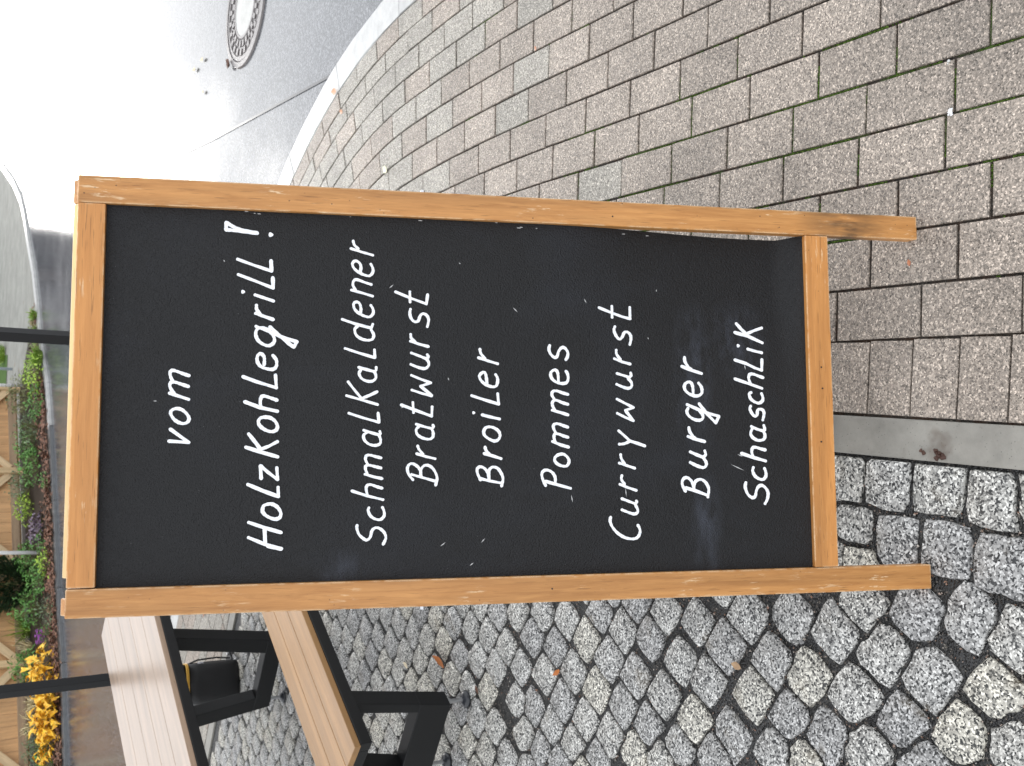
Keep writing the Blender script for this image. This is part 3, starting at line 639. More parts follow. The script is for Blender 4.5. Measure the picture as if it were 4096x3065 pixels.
# handwritten words, each a sub-part lying on the panel
pn = NT('white_board_paint'); pz_ = pn.noise(pn.scale(pn.objc(), (1, 1, .35)), 420, 4, .7)
MAT_WHT = pn.set(pn.ramp(pz_, [(.22, (.30, .35, .45)), (.30, (.62, .67, .76)), (.42, (.80, .83, .88)), (.58, (.94, .94, .95))]), .42, .5)
def crom(P, closed, n_=5):
    out = []; m = len(P)
    rng = range(m if closed else m-1)
    for i in rng:
        g = (lambda k: P[k % m]) if closed else (lambda k: P[max(0, min(m-1, k))])
        p0, p1, p2, p3 = (Vector(g(i+k)) for k in (-1, 0, 1, 2))
        for s in range(n_):
            t = s/n_; out.append(.5*((2*p1)+(-p0+p2)*t+(2*p0-5*p1+4*p2-p3)*t*t+(-p0+3*p1-3*p2+p3)*t**3))
    if not closed: out.append(Vector(P[-1]))
    return out
def ribbon(b, P, hw, dy, closed):
    n_ = len(P); base = len(b.v)
    def put(q, d=dy): x, z = q; b.v.append((x, .010+warp(x, z)-d, z))
    for i, p in enumerate(P):
        a, c_ = (P[(i-1) % n_], P[(i+1) % n_]) if closed else (P[max(0, i-1)], P[min(n_-1, i+1)])
        t = c_-a
        if t.length < 1e-7: t = Vector((1, 0))
        t.normalize(); nn = Vector((-t.y, t.x)); h = hw*(1+.08*math.sin(i*1.9+P[0].x*300)+.13*math.sin(i*.45+P[0].y*170))
        put(p+nn*h); put(p-nn*h)
    for i in range(n_ if closed else n_-1):
        j = (i+1) % n_; b.f.append((base+2*i, base+2*i+1, base+2*j+1, base+2*j))
    if not closed:
        for p, q in ((P[0], P[1]), (P[-1], P[-2])):
            t = (p-q).normalized(); nn = Vector((-t.y, t.x)); m = len(b.v)
            for k in range(7): an = math.pi*k/6; put(p+(nn*math.cos(an)+t*math.sin(an))*hw)
            b.f.append(tuple(m+k for k in range(7)))
for word, data in WORDS.items():
    b = MB(); dy = .0006
    for st in data.split(';'):
        hd, body = st.split(':'); kind, hw = hd[0], int(hd[1:])/1e4*1.02
        P = [Vector((int(q.split(',')[0])/1e4, int(q.split(',')[1])/1e4)) for q in body.split()]
        dy += .00003
        if kind == 'd':
            m = len(b.v)
            for k in range(12):
                a = 2*math.pi*k/12; r = hw*(1+.12*math.sin(3*a)); x, z = P[0].x+r*math.cos(a), P[0].y+r*math.sin(a); b.v.append((x, .010+warp(x, z)-dy, z))
            b.f.append(tuple(m+k for k in range(12)))
        else:
            if kind in 'so': P = crom(P, kind == 'o')
            else: # subdivide straight strokes so that they follow the panel
                Q = []
                for a, c_ in zip(P, P[1:]):
                    for k in range(3): Q.append(a.lerp(c_, k/3))
                P = Q+[P[-1]]
            ribbon(b, P, hw, dy, kind == 'o')
    o = mk('lettering', b.v, b.f, MAT_WHT, panel)
    o['label'] = 'white handwritten word reading ' + word + ('!' if word.startswith('Holz') else '')
# flecks of worn-off paint and chalk scratches
fl = MB()
for x, z, a, l in ((-.012, 1.405, 1.6, .006), (.225, 1.30, .6, .004), (.19, 1.02, 2.3, .010), (.155, .80, .8, .012), (.175, .67, .5, .010), (-.18, .70, .2, .014), (-.255, .93, 2.2, .012), (-.25, .86, 2.4, .010), (-.29, .88, 2.2, .009), (.20, .53, 0, .005), (.06, .36, .2, .010), (-.17, .60, .1, .016), (-.127, .384, 1.15, .030), (-.105, .378, 1.2, .012), (.11, .55, .4, .004), (.235, .90, 1, .004), (-.02, 1.0, 2, .006), (.03, .92, .3, .006)):
    d = Vector((math.cos(a), math.sin(a)))*l/2; nn = Vector((-d.y, d.x)).normalized()*.0009
    m = len(fl.v)
    for q in (-d, nn, d, -nn): xx, zz = x+q.x, z+q.y; fl.v.append((xx, .010+warp(xx, zz)-.0005, zz))
    fl.f.append((m, m+1, m+2, m+3))
for k in range(11):
    z = .45+.95*rnd.random(); x = xi-.001-abs(rnd.gauss(0, .004)); l = rnd.uniform(.0012, .004); m = len(fl.v)
    for q in ((-.0006, -l), (.0006, -l*.6), (.0006, l), (-.0006, l*.7)): fl.v.append((x+q[0], .010+warp(x, z)-.0006, z+q[1]))
    fl.f.append((m, m+1, m+2, m+3))
tag(mk('paint_flecks', fl.v, fl.f, simple('chalk_fleck', (.5, .5, .5), .7), panel), kind='stuff')
for x, z in ((.02, .213), (-.08, .219), (.06, .214), (.33, .62), (-.335, .74)):
    o = MB().tube([(x, .0009, z), (x, -.0004, z)], .0016, 8).obj('nail', simple('dark_nail', (.02, .014, .01), .5), board); o.matrix_local = MF
# safety chains between the two frames
def link_mesh(b, p, t, roll, ln=.011, wd=.0065, r=.0011):
    t = t.normalized(); u = t.cross(Vector((1, 0, 0))).normalized(); v = t.cross(u)
    s_ = u*math.cos(roll)+v*math.sin(roll); pts_ = []
    for k in range(11):
        a = 2*math.pi*k/10; pts_.append(p+t*(ln*.5*math.cos(a)*1.1)+s_*(wd*.5*math.sin(a)))
    b.tube(pts_, r, 5, False)
for sx in (-1, 1):
    A = MF @ Vector((sx*(W_/2+.004), T_*.6, .965)); B = MR @ Vector((sx*(W_/2+.004), T_*.4, .965)); b = MB(); N = 34
    P = [A.lerp(B, k/N)+Vector((0, 0, -.055*(1-(2*k/N-1)**2))) for k in range(N+1)]
    for k in range(N): link_mesh(b, (P[k]+P[k+1])/2, P[k+1]-P[k], (k % 2)*math.pi/2+.4)
    b.obj('chain', MAT_STEEL, board)
    e = MB().tube([A+Vector((-sx*.006, 0, 0)), A+Vector((sx*.002, 0, 0))], .004, 8).obj('screw', MAT_STEEL, board)
# raw wood chip on the top rail's rim (light, paint worn off)
# ================================================================== BENCH AND TABLE
TA = 1.00582
MAT_MET = simple('black_powder_coat', (.010, .0105, .0115), .42, .28, 0, .2, 8, .15, 500)
MAT_DECK = m_wood('bench_slat', (.37, .205, .082), (.31, .165, .062), (.6, .45, .28), 'X', .12, rough=.34, coat=(.25, .3))
MAT_TOP = m_wood('table_slat', (.37, .265, .19), (.325, .225, .155), (.6, .45, .28), 'X', .12, rough=.30, coat=(.5, .3))
def prism(name, poly, d0, d1, mat, parent, bev=.003):
    n_ = len(poly); v = [(d0, q[0], q[1]) for q in poly]+[(d1, q[0], q[1]) for q in poly]
    f = [tuple(range(n_))[::-1], tuple(range(n_, 2*n_))]+[(i, (i+1) % n_, n_+(i+1) % n_, n_+i) for i in range(n_)]
    return MB().add(v, f).obj(name, mat, parent, bevel=bev)
def leg_frame(root, d0, n0, w_, legs, bar, top, feet):
    SH = .157                                      # the end frames stand slightly askew
    def pz(name, poly, e=0.0):
        n_ = len(poly); v = [(d0-e-SH*(q[0]-n0), q[0], q[1]) for q in poly]+[(d0+w_+e-SH*(q[0]-n0), q[0], q[1]) for q in poly]
        f = [tuple(range(n_))[::-1], tuple(range(n_, 2*n_))]+[(i, (i+1) % n_, n_+(i+1) % n_, n_+i) for i in range(n_)]
        return MB().add(v, f).obj(name, MAT_MET, root, bevel=.003)
    for q in legs: pz('leg', q)
    pz('foot_bar', bar, .0006); pz('top_bar', top, -.002)
    zb = min(q[1] for q in bar)
    for q in feet:
        dd = d0+w_/2-SH*(q-n0)
        MB().tube([(dd, q, .016), (dd, q, zb+.002)], .0075, 10).obj('foot_bolt', MAT_STEEL, root)
        MB().tube([(dd, q, 0), (dd, q, .006), (dd, q, .014), (dd, q, .019)], [.028, .029, .021, .010], 16).obj('foot_pad', MAT_PAD, root, smooth=True)
MAT_PAD = simple('rubber_pad', (.02, .022, .027), .3)
def top_of(root, d0, d1, n0, n1, z, nb, th, fh, mat, name):
    w_ = (n1-n0+.002)/nb
    for k in range(nb):
        a = n0+k*w_; o = MB().box((0, 0, 0), (d1-d0, w_-.002, th)).obj(name, mat, root, bevel=.0022)
        o.location = (d0, a, z-th)
    zt, zb_ = z-th-.0005, z-th-fh; fw = .035
    for a, b_ in (((d0+.006, n0-.003), (d1-.006, n0-.003+fw)), ((d0+.006, n1+.003-fw), (d1-.006, n1+.003))):
        MB().box((a[0], a[1], zb_), (b_[0], b_[1], zt)).obj('side_beam', MAT_MET, root, bevel=.003)
    for a, b_ in ((d0+.0065, d0+.0065+fw), (d1-.0065-fw, d1-.0065)):
        MB().box((a, n0-.003+fw, zb_+.001), (b_, n1+.003-fw, zt-.001)).obj('cross_beam', MAT_MET, root, bevel=.003)
bench = empty('bench', (0, 0, 0), TA)
tag(bench, 'wooden slatted bench with black steel frame standing beside the board', 'bench')
top_of(bench, 1.633, 3.47, 2.307, 2.585, .48, 3, .020, .038, MAT_DECK, 'seat_slat')
for d_ in (1.775, 3.30):
    leg_frame(bench, d_, 2.37, .054, [[(2.349, .191), (2.383, .191), (2.346, .421), (2.310, .421)], [(2.604, .191), (2.638, .191), (2.582, .421), (2.546, .421)]],
              [(2.369, .076), (2.664, .076), (2.638, .192), (2.349, .192)], [(2.346, .385), (2.546, .385), (2.546, .421), (2.346, .421)], (2.385, 2.645))
table = empty('picnic_table', (0, 0, 0), TA)
tag(table, 'wooden slatted picnic table on black trapezoid legs behind the bench', 'table')
top_of(table, 1.66, 3.66, 3.098, 3.92, .68, 5, .022, .040, MAT_TOP, 'top_slat')
for d_ in (2.95, 1.95):
    leg_frame(table, d_, 3.45, .058, [[(3.311, .150), (3.383, .150), (3.307, .617), (3.243, .617)], [(3.636, .150), (3.706, .150), (3.800, .617), (3.728, .617)]],
              [(3.313, .135), (3.436, .075), (3.691, .075), (3.706, .151), (3.3105, .151)], [(3.307, .575), (3.728, .575), (3.728, .617), (3.307, .617)], (3.452, 3.675))

# ================================================================== POSTS, BAG
def post(loc, label):
    p = empty('steel_post', (loc[0], loc[1], 0), TA); tag(p, label, 'post', 'black steel posts beyond the board')
    MB().box((-.0235, -.0235, .008), (.0235, .0235, 2.4)).obj('shaft', MAT_MET, p, bevel=.003)
    MB().box((-.06, -.06, 0), (.06, .06, .0075)).obj('base_plate', MAT_MET, p, bevel=.002)
    MB().box((-.0245, -.0245, 2.4005), (.0245, .0245, 2.408)).obj('cap', MAT_MET, p, bevel=.002)
    for sx in (-1, 1):
        for sy in (-1, 1): MB().tube([(sx*.045, sy*.045, .0078), (sx*.045, sy*.045, .016)], .007, 6).obj('bolt', MAT_STEEL, p)
post((.105, 4.86), 'black square steel post rising behind the top of the menu board')
post((-1.60, 5.27), 'black square steel post rising behind the wooden table')
bg_p = at(962, 2736)
bag = empty('black_bag', (bg_p.x, bg_p.y+.07, 0), R(18)); tag(bag, 'black bag with gold piping at its rim standing under the table', 'bag')
MAT_BAG = simple('black_nylon', (.011, .011, .012), .5, .4, 0, .3, 12, .3, 60)
MAT_GOLD = simple('gold_piping', (.62, .36, .06), .4, .5, .2)
def loft(rings, n_=20):
    b = MB()
    for z, hx, hy, ox, pw in rings:
        for k in range(n_):
            a = 2*math.pi*k/n_; ca, sa = math.cos(a), math.sin(a)
            x = math.copysign(abs(ca)**pw, ca)*hx; y = math.copysign(abs(sa)**pw, sa)*hy
            b.v.append((x+ox+.004*math.sin(9*z*k), y+.003*math.sin(23*z+k*2), z))
    for j in range(len(rings)-1):
        for k in range(n_): a = j*n_+k; c_ = j*n_+(k+1) % n_; b.f.append((a, c_, c_+n_, a+n_))
    b.f.append(tuple(range(n_))[::-1]); b.f.append(tuple((len(rings)-1)*n_+k for k in range(n_)))
    return b
loft([(0, .092, .055, 0, .6), (.008, .104, .066, 0, .55), (.06, .112, .074, 0, .55), (.14, .112, .072, .002, .55), (.21, .108, .068, .004, .55), (.262, .104, .064, .005, .55)]).obj('body', MAT_BAG, bag, smooth=True)
loft([(.2725, .101, .061, .005, .55), (.33, .098, .058, .005, .55), (.39, .092, .052, .004, .55), (.405, .08, .042, .004, .6)]).obj('lid', MAT_BAG, bag, smooth=True)
for z in (.2645, .2715):
    rg = [(math.copysign(abs(math.cos(a))**.55, math.cos(a))*.106+.005, math.copysign(abs(math.sin(a))**.55, math.sin(a))*.066, z) for a in [2*math.pi*k/28 for k in range(29)]]
    MB().tube(rg, .0042, 6, False).obj('piping', MAT_GOLD, bag, smooth=True)
MB().box((.100, -.04, .18), (.1125, -.02, .205)).obj('tag', simple('white_tag', (.75, .75, .8), .5), bag)
MB().tube([(.108, 0, .25), (.125, 0, .20), (.128, .0, .10), (.118, 0, .03)], .005, 6).obj('strap', MAT_BAG, bag)

# ================================================================== FAR SIDE OF THE ROAD
FZ = -.008
KF = [(4.6, 24.5), (3.75, 20.4), (3.215, 18.295), (2.65, 16.4), (2.26, 15.39), (1.955, 14.886), (1.567, 14.37), (1.16, 13.76), (.73, 13.285), (.33, 12.94), (-.248, 12.17), (-.704, 11.8), (-1.457, 11.26), (-2.276, 10.77), (-2.91, 10.3), (-3.766, 9.88), (-5.6, 8.75), (-9, 6.7)]
KF = [Vector((x, y))*((H-ROADZ)/H) for x, y in KF]
def poly_off(P, d):
    out = []
    for i, p in enumerate(P):
        t = (P[min(i+1, len(P)-1)]-P[max(i-1, 0)]).normalized(); out.append(p+Vector((t.y, -t.x))*d)
    return out
KB = poly_off(KF, -.11) if (poly_off(KF, -.11)[8]-Vector((0, 0))).length > KF[8].length else poly_off(KF, .11)
path_ = tag(mk('path', [(p.x, p.y, FZ-.012) for p in KB]+[(-14, 9, FZ-.012), (-14, 40, FZ-.012), (9, 40, FZ-.012)], [tuple(range(len(KB)+3))], m_concrete('pale_path', (.29, .288, .262), .25, stain=((.20, .12, .07), 3.2, .64), rough=.85, spec=.15)), kind='structure')
fk = tag(mk('far_kerb', [(p.x, p.y, FZ-.02) for p in KF]+[(p.x, p.y, FZ-.02) for p in KB], [(i, i+1, i+1+len(KF), i+len(KF)) for i in range(len(KF)-1)], MAT_KERB), kind='structure')
MAT_KERBD = m_concrete('dark_kerb', (.13, .135, .14), 1.0, rough=.4)
for i in range(1, len(KF)-2):
    a, b = KF[i], KF[i+1]; c_, d_ = KB[i], KB[i+1]; n_ = max(1, round((b-a).length/.8))
    for k in range(n_):
        p = [a.lerp(b, (k+.006)/n_), a.lerp(b, (k+.994)/n_), c_.lerp(d_, (k+.994)/n_), c_.lerp(d_, (k+.006)/n_)]
        cc, v, f = slab(orient([tuple(q) for q in p]), FZ, .008, .06)
        o = mk('kerb_stone', v, f, MAT_KERBD if i >= 11 else MAT_KERB, fk); o.location = (cc[0], cc[1], 0)
soil = simple('dark_soil', (.035, .024, .017), .8, .3, 0, .4, 18, .8, 60)
bedp = [KB[8]+(KB[9]-KB[8])*.2]+KB[9:17]+[Vector((-9.2, 9.4)), Vector((-5.2, 11.9)), Vector((-1.3, 14.4)), Vector((-.45, 14.75)), Vector((.25, 14.1))]
sheet('flower_bed', [tuple(q) for q in bedp], FZ, soil)
sheet('lawn', [(-5, 16.4), (.05, 16.4), (-.2, 40), (-12, 40)], FZ-.006, simple('lawn_grass', (.06, .12, .02), .7, .3, 0, .5, 30))

# --- wooden fence with crossed braces
FA, FB = Vector((-.42, 14.75)), Vector((-6.6, 10.45))
fd = (FB-FA).normalized(); fang = math.atan2(fd.y, fd.x); flen = (FB-FA).length
fence = empty('wooden_fence', (FA.x, FA.y, FZ), fang)
tag(fence, 'orange brown wooden fence with crossed braces behind the flower bed', 'fence')
MAT_FB = m_wood('fence_board', (.62, .37, .18), (.50, .28, .125), (.6, .45, .3), 'Z', .2, rough=.55)
MAT_FL = m_wood('fence_brace', (.66, .50, .31), (.54, .38, .21), (.6, .45, .3), 'X', .2, rough=.55)
MAT_FR = m_wood('fence_rail', (.38, .27, .17), (.28, .19, .12), (.5, .4, .3), 'X', .2, rough=.6)
MAT_FP = m_wood('fence_post', (.64, .47, .27), (.52, .36, .19), (.6, .45, .3), 'Z', .2, rough=.55)
bay = 1.26; nb = int(flen/bay)
bw = .14; k = 0
while (k+1)*bw < nb*bay:
    o = MB().box((0, 0, 0), (bw-.004, .018, 1.72)).obj('board', MAT_FB, fence); o.location = (k*bw, -.031, .04); k += 1
for i in range(nb+1):
    o = MB().box((-.04, -.04, 0), (.04, .04, 1.82)).obj('post', MAT_FP, fence, bevel=.004); o.location = (i*bay, .030, 0)
for i in range(nb):
    for z in (.06, 1.66):
        o = MB().box((0, 0, 0), (bay-.082, .036, .09)).obj('rail', MAT_FR, fence, bevel=.003); o.location = (i*bay+.041, -.012, z)
    for s in (-1, 1):
        h = bay-.08; l = math.hypot(h, bay-.08); an = math.atan2(h, bay-.08)
        o = MB().box((0, 0, -.045), (l, .016, .045)).obj('brace', MAT_FL, fence, bevel=.003)
        if s > 0: o.matrix_local = Matrix.Translation((i*bay+.04, .026, .15)) @ Matrix.Rotation(-an, 4, 'Y')
        else: o.matrix_local = Matrix.Translation((i*bay+.04, .043, .15+h)) @ Matrix.Rotation(an, 4, 'Y')

# --- unseen, added for their dark reflection in the wet road: hedge, house, bare trees
def hedge(label, x0, x1, y0, dpt, h):
    o = empty('hedge', ((x0+x1)/2, y0, FZ)); tag(o, label, 'hedge'); b = MB(); L = x1-x0
    for k in range(2600):
        p = Vector((rnd.uniform(-L/2, L/2), rnd.uniform(-dpt/2, dpt/2), h*rnd.random()**.8)); d = Vector((rnd.uniform(-1, 1), rnd.uniform(-1, .2), rnd.uniform(-.4, 1))).normalized()
        leaf_quad(b, p, d, Vector((rnd.uniform(-1, 1), -1, 1)).normalized(), .24, .16, .3)
    mk('leaves', b.v, b.f, LM['dark'], o); MB().box((-L/2, -dpt*.3, 0), (L/2, dpt*.3, h*.86)).obj('branches', LM['dark'], o)
def house(x0, x1, y0):
    o = empty('unseen_house', ((x0+x1)/2, y0, FZ)); tag(o, 'unseen dark red brick house, added and mirrored faintly in the wet road', 'house'); w_ = (x1-x0)/2
    MB().box((-w_, 0, 0), (w_, 5, 2.3)).obj('wall', simple('dark_brick', (.11, .062, .056), .8, .2, 0, .25, 6), o)
    MB().add([(-w_-.2, -.25, 2.25), (w_+.2, -.25, 2.25), (w_+.2, 5.2, 2.25), (-w_-.2, 5.2, 2.25), (-w_-.2, 2.5, 3.6), (w_+.2, 2.5, 3.6)], [(0,1,5,4), (2,3,4,5), (0,4,3), (1,2,5), (0,3,2,1)]).obj('roof', simple('dark_roof', (.05, .04, .04), .7), o)
    for x in (-w_*.5, w_*.5):
        f_ = MB().box((x-.45, -.05, .8), (x+.45, .02, 1.9)).obj('window', simple('window_frame', (.6, .6, .58), .5), o)
        MB().box((x-.38, -.07, .87), (x+.38, -.055, 1.83)).obj('pane', simple('dark_glass', (.02, .02, .025), .1), f_)
    MB().box((-.4, -.05, 0), (.4, .02, 1.95)).obj('door', simple('dark_door', (.06, .045, .04), .5), o)
def unseen_tree(label, x, y, h, r):
    o = empty('unseen_tree', (x, y, FZ)); tag(o, label, 'tree'); m = simple('dark_bark', (.05, .042, .036), .85, .2) if 'dark_bark' not in bpy.data.materials else bpy.data.materials['dark_bark']
    MB().tube([(0, 0, 0), (.03, 0, h*.35), (-.02, .02, h*.7), (.02, 0, h)], [r, r*.75, r*.45, r*.12], 8).obj('trunk', m, o, smooth=True)
    b = MB()
    for k in range(26):
        z = h*rnd.uniform(.3, .95); a = rnd.uniform(0, 6.28); l = h*.28*(1.15-z/h)*1.3; e = Vector((math.cos(a)*l, math.sin(a)*l, z+l*.8)); b.tube([(0, 0, z), Vector((0, 0, z)).lerp(e, .5)+Vector((0, 0, -.05)), e], [r*.25, r*.14, r*.04], 5)
        for j in range(3): q = Vector((0, 0, z)).lerp(e, .4+.2*j); b.tube([q, q+Vector((rnd.uniform(-.4, .4), rnd.uniform(-.4, .4), .5))], [r*.08, r*.02], 4)
    b.obj('crown', m, o)

# --- plants in the flower bed
def m_leaf(name, c1, c2, c3=None, rough=.42):
    n = NT(name); nz = n.noise(n.pos(), 38, 2)
    st = [(.3, c1), (.6, c2)]+([(.8, c3)] if c3 else [])
    n.b.inputs['Subsurface Weight'].default_value = 0
    return n.set(n.ramp(nz, [(p, tuple(min(.92, q*1.45) for q in c)) for p, c in st]), rough, .4)
LM = dict(
 grass=m_leaf('leaf_grass', (.07, .13, .015), (.20, .30, .05), (.33, .36, .12)),
 green=m_leaf('leaf_green', (.03, .085, .015), (.08, .20, .04), (.17, .32, .08)),
 grey=m_leaf('leaf_greygreen', (.035, .06, .03), (.10, .15, .075), (.24, .26, .15)),
 lime=m_leaf('leaf_lime', (.10, .19, .015), (.25, .37, .04), (.45, .48, .07)),
 olive=m_leaf('leaf_olive', (.05, .06, .02), (.14, .15, .06), (.26, .25, .13)),
 dark=m_leaf('leaf_conifer', (.008, .018, .008), (.022, .042, .016), (.06, .085, .035)),
 yellow=m_leaf('leaf_hosta', (.45, .21, .02), (.75, .40, .03), (.82, .62, .22)),
 plum=m_leaf('leaf_plum', (.05, .02, .03), (.16, .13, .17), (.34, .30, .36)),
 violet=m_leaf('petal_violet', (.10, .03, .22), (.22, .07, .40)),
 purple=m_leaf('petal_purple', (.16, .03, .22), (.34, .08, .40)),
 straw=m_leaf('leaf_straw', (.30, .24, .12), (.52, .45, .27), (.70, .62, .42)),
 brown=m_leaf('leaf_litter', (.05, .024, .016), (.16, .075, .045), (.34, .22, .15), .55))
def leaf_quad(b, p, d, up, ln, wd, bend=.3):
    s = d.cross(up).normalized(); m = p+d*ln*.5+up*ln*bend*.25; e = p+d*ln-up*ln*bend*.4; fold = up*wd*.18
    b.add([p, m+s*wd*.5+fold, e, m-s*wd*.5+fold, m], [(0, 1, 4), (1, 2, 4), (4, 2, 3), (0, 4, 3)])
def blade(b, p, d, up, ln, wd, bend):
    s = d.cross(up).normalized() if d.cross(up).length > .01 else Vector((1, 0, 0)); v = []
    for k in range(5):
        t = k/4; q = p+d*ln*t+Vector((0, 0, -1))*ln*bend*t*t; ww = wd*(1-t)**.6*.5+.0006; v += [q-s*ww, q+s*ww]
    b.add(v, [(2*k, 2*k+1, 2*k+3, 2*k+2) for k in range(4)])
def plant(name, label, px, py, r, h, kind, mat, n_, ln, wd, flower=None, cat='plant', group=None):
    r *= 1.22; h *= 1.3; n_ = int(n_*1.45); ln *= 1.12; wd *= 1.15
    c = at(px, py, FZ); o = empty(name, (c.x, c.y, FZ), rnd.uniform(0, 6)); tag(o, label, cat, group); b = MB(); st = MB()
    for k in range(n_):
        a = rnd.uniform(0, 6.283); rr = math.sqrt(rnd.random())
        if kind == 'blade':
            p = Vector((math.cos(a)*r*.35*rr, math.sin(a)*r*.35*rr, 0)); tilt = rnd.uniform(.15, .95)
            d = Vector((math.cos(a)*tilt, math.sin(a)*tilt, 1)).normalized(); blade(b, p, d, Vector((0, 0, 1)), ln*rnd.uniform(.6, 1.15), wd, rnd.uniform(.2, .7))
        elif kind == 'needle':
            z = rnd.random(); prof = math.sqrt(max(0, 1-(2*z-.9)**2/1.3)); rad = r*prof*rnd.uniform(.25, 1.05)**.5*(1+.12*math.sin(5*a+7*z))
            p = Vector((math.cos(a)*rad, math.sin(a)*rad, z*h)); d = Vector((math.cos(a), math.sin(a), .8+rnd.uniform(-.6, .6))).normalized()
            leaf_quad(b, p-d*ln*.5, d, Vector((rnd.uniform(-1, 1), rnd.uniform(-1, 1), 1)).normalized(), ln*rnd.uniform(.6, 1.3), wd, .2)
        else:
            z = h*rnd.random()**.7*(1-.55*rr*rr); lump = 1+.25*math.sin(3*a+r*50)
            p = Vector((math.cos(a)*r*rr*lump, math.sin(a)*r*rr*lump, z)); d = Vector((math.cos(a+rnd.uniform(-.9, .9)), math.sin(a+rnd.uniform(-.9, .9)), rnd.uniform(-.25, .7))).normalized()
            leaf_quad(b, p, d, Vector((rnd.uniform(-.4, .4), rnd.uniform(-.4, .4), 1)).normalized(), ln*rnd.uniform(.6, 1.25), wd*rnd.uniform(.7, 1.2), rnd.uniform(.1, .8))
            if k % 5 == 0: st.tube([Vector((p.x*.3, p.y*.3, 0)), p], .0025, 4, False)
    mk('leaves', b.v, b.f, LM[mat], o)
    if kind != 'blade':
        if kind == 'needle': st.tube([(0, 0, 0), (0, 0, h*.9)], [.02, .008], 6)
        if st.v: mk('stems', st.v, st.f, LM['olive'], o)
    if flower:
        fm, fn, fr, fh = flower; fb = MB()
        for k in range(fn):
            a = rnd.uniform(0, 6.283); rr = fr*math.sqrt(rnd.random()); p = Vector((math.cos(a)*rr, math.sin(a)*rr, fh*rnd.uniform(.55, 1.1)))
            for j in range(5):
                a2 = j*1.257+k; leaf_quad(fb, p, Vector((math.cos(a2), math.sin(a2), .3)).normalized(), Vector((0, 0, 1)), .016, .013, .3)
        mk('flowers', fb.v, fb.f, LM[fm], o)
    return o
G = 'plants in the flower bed'
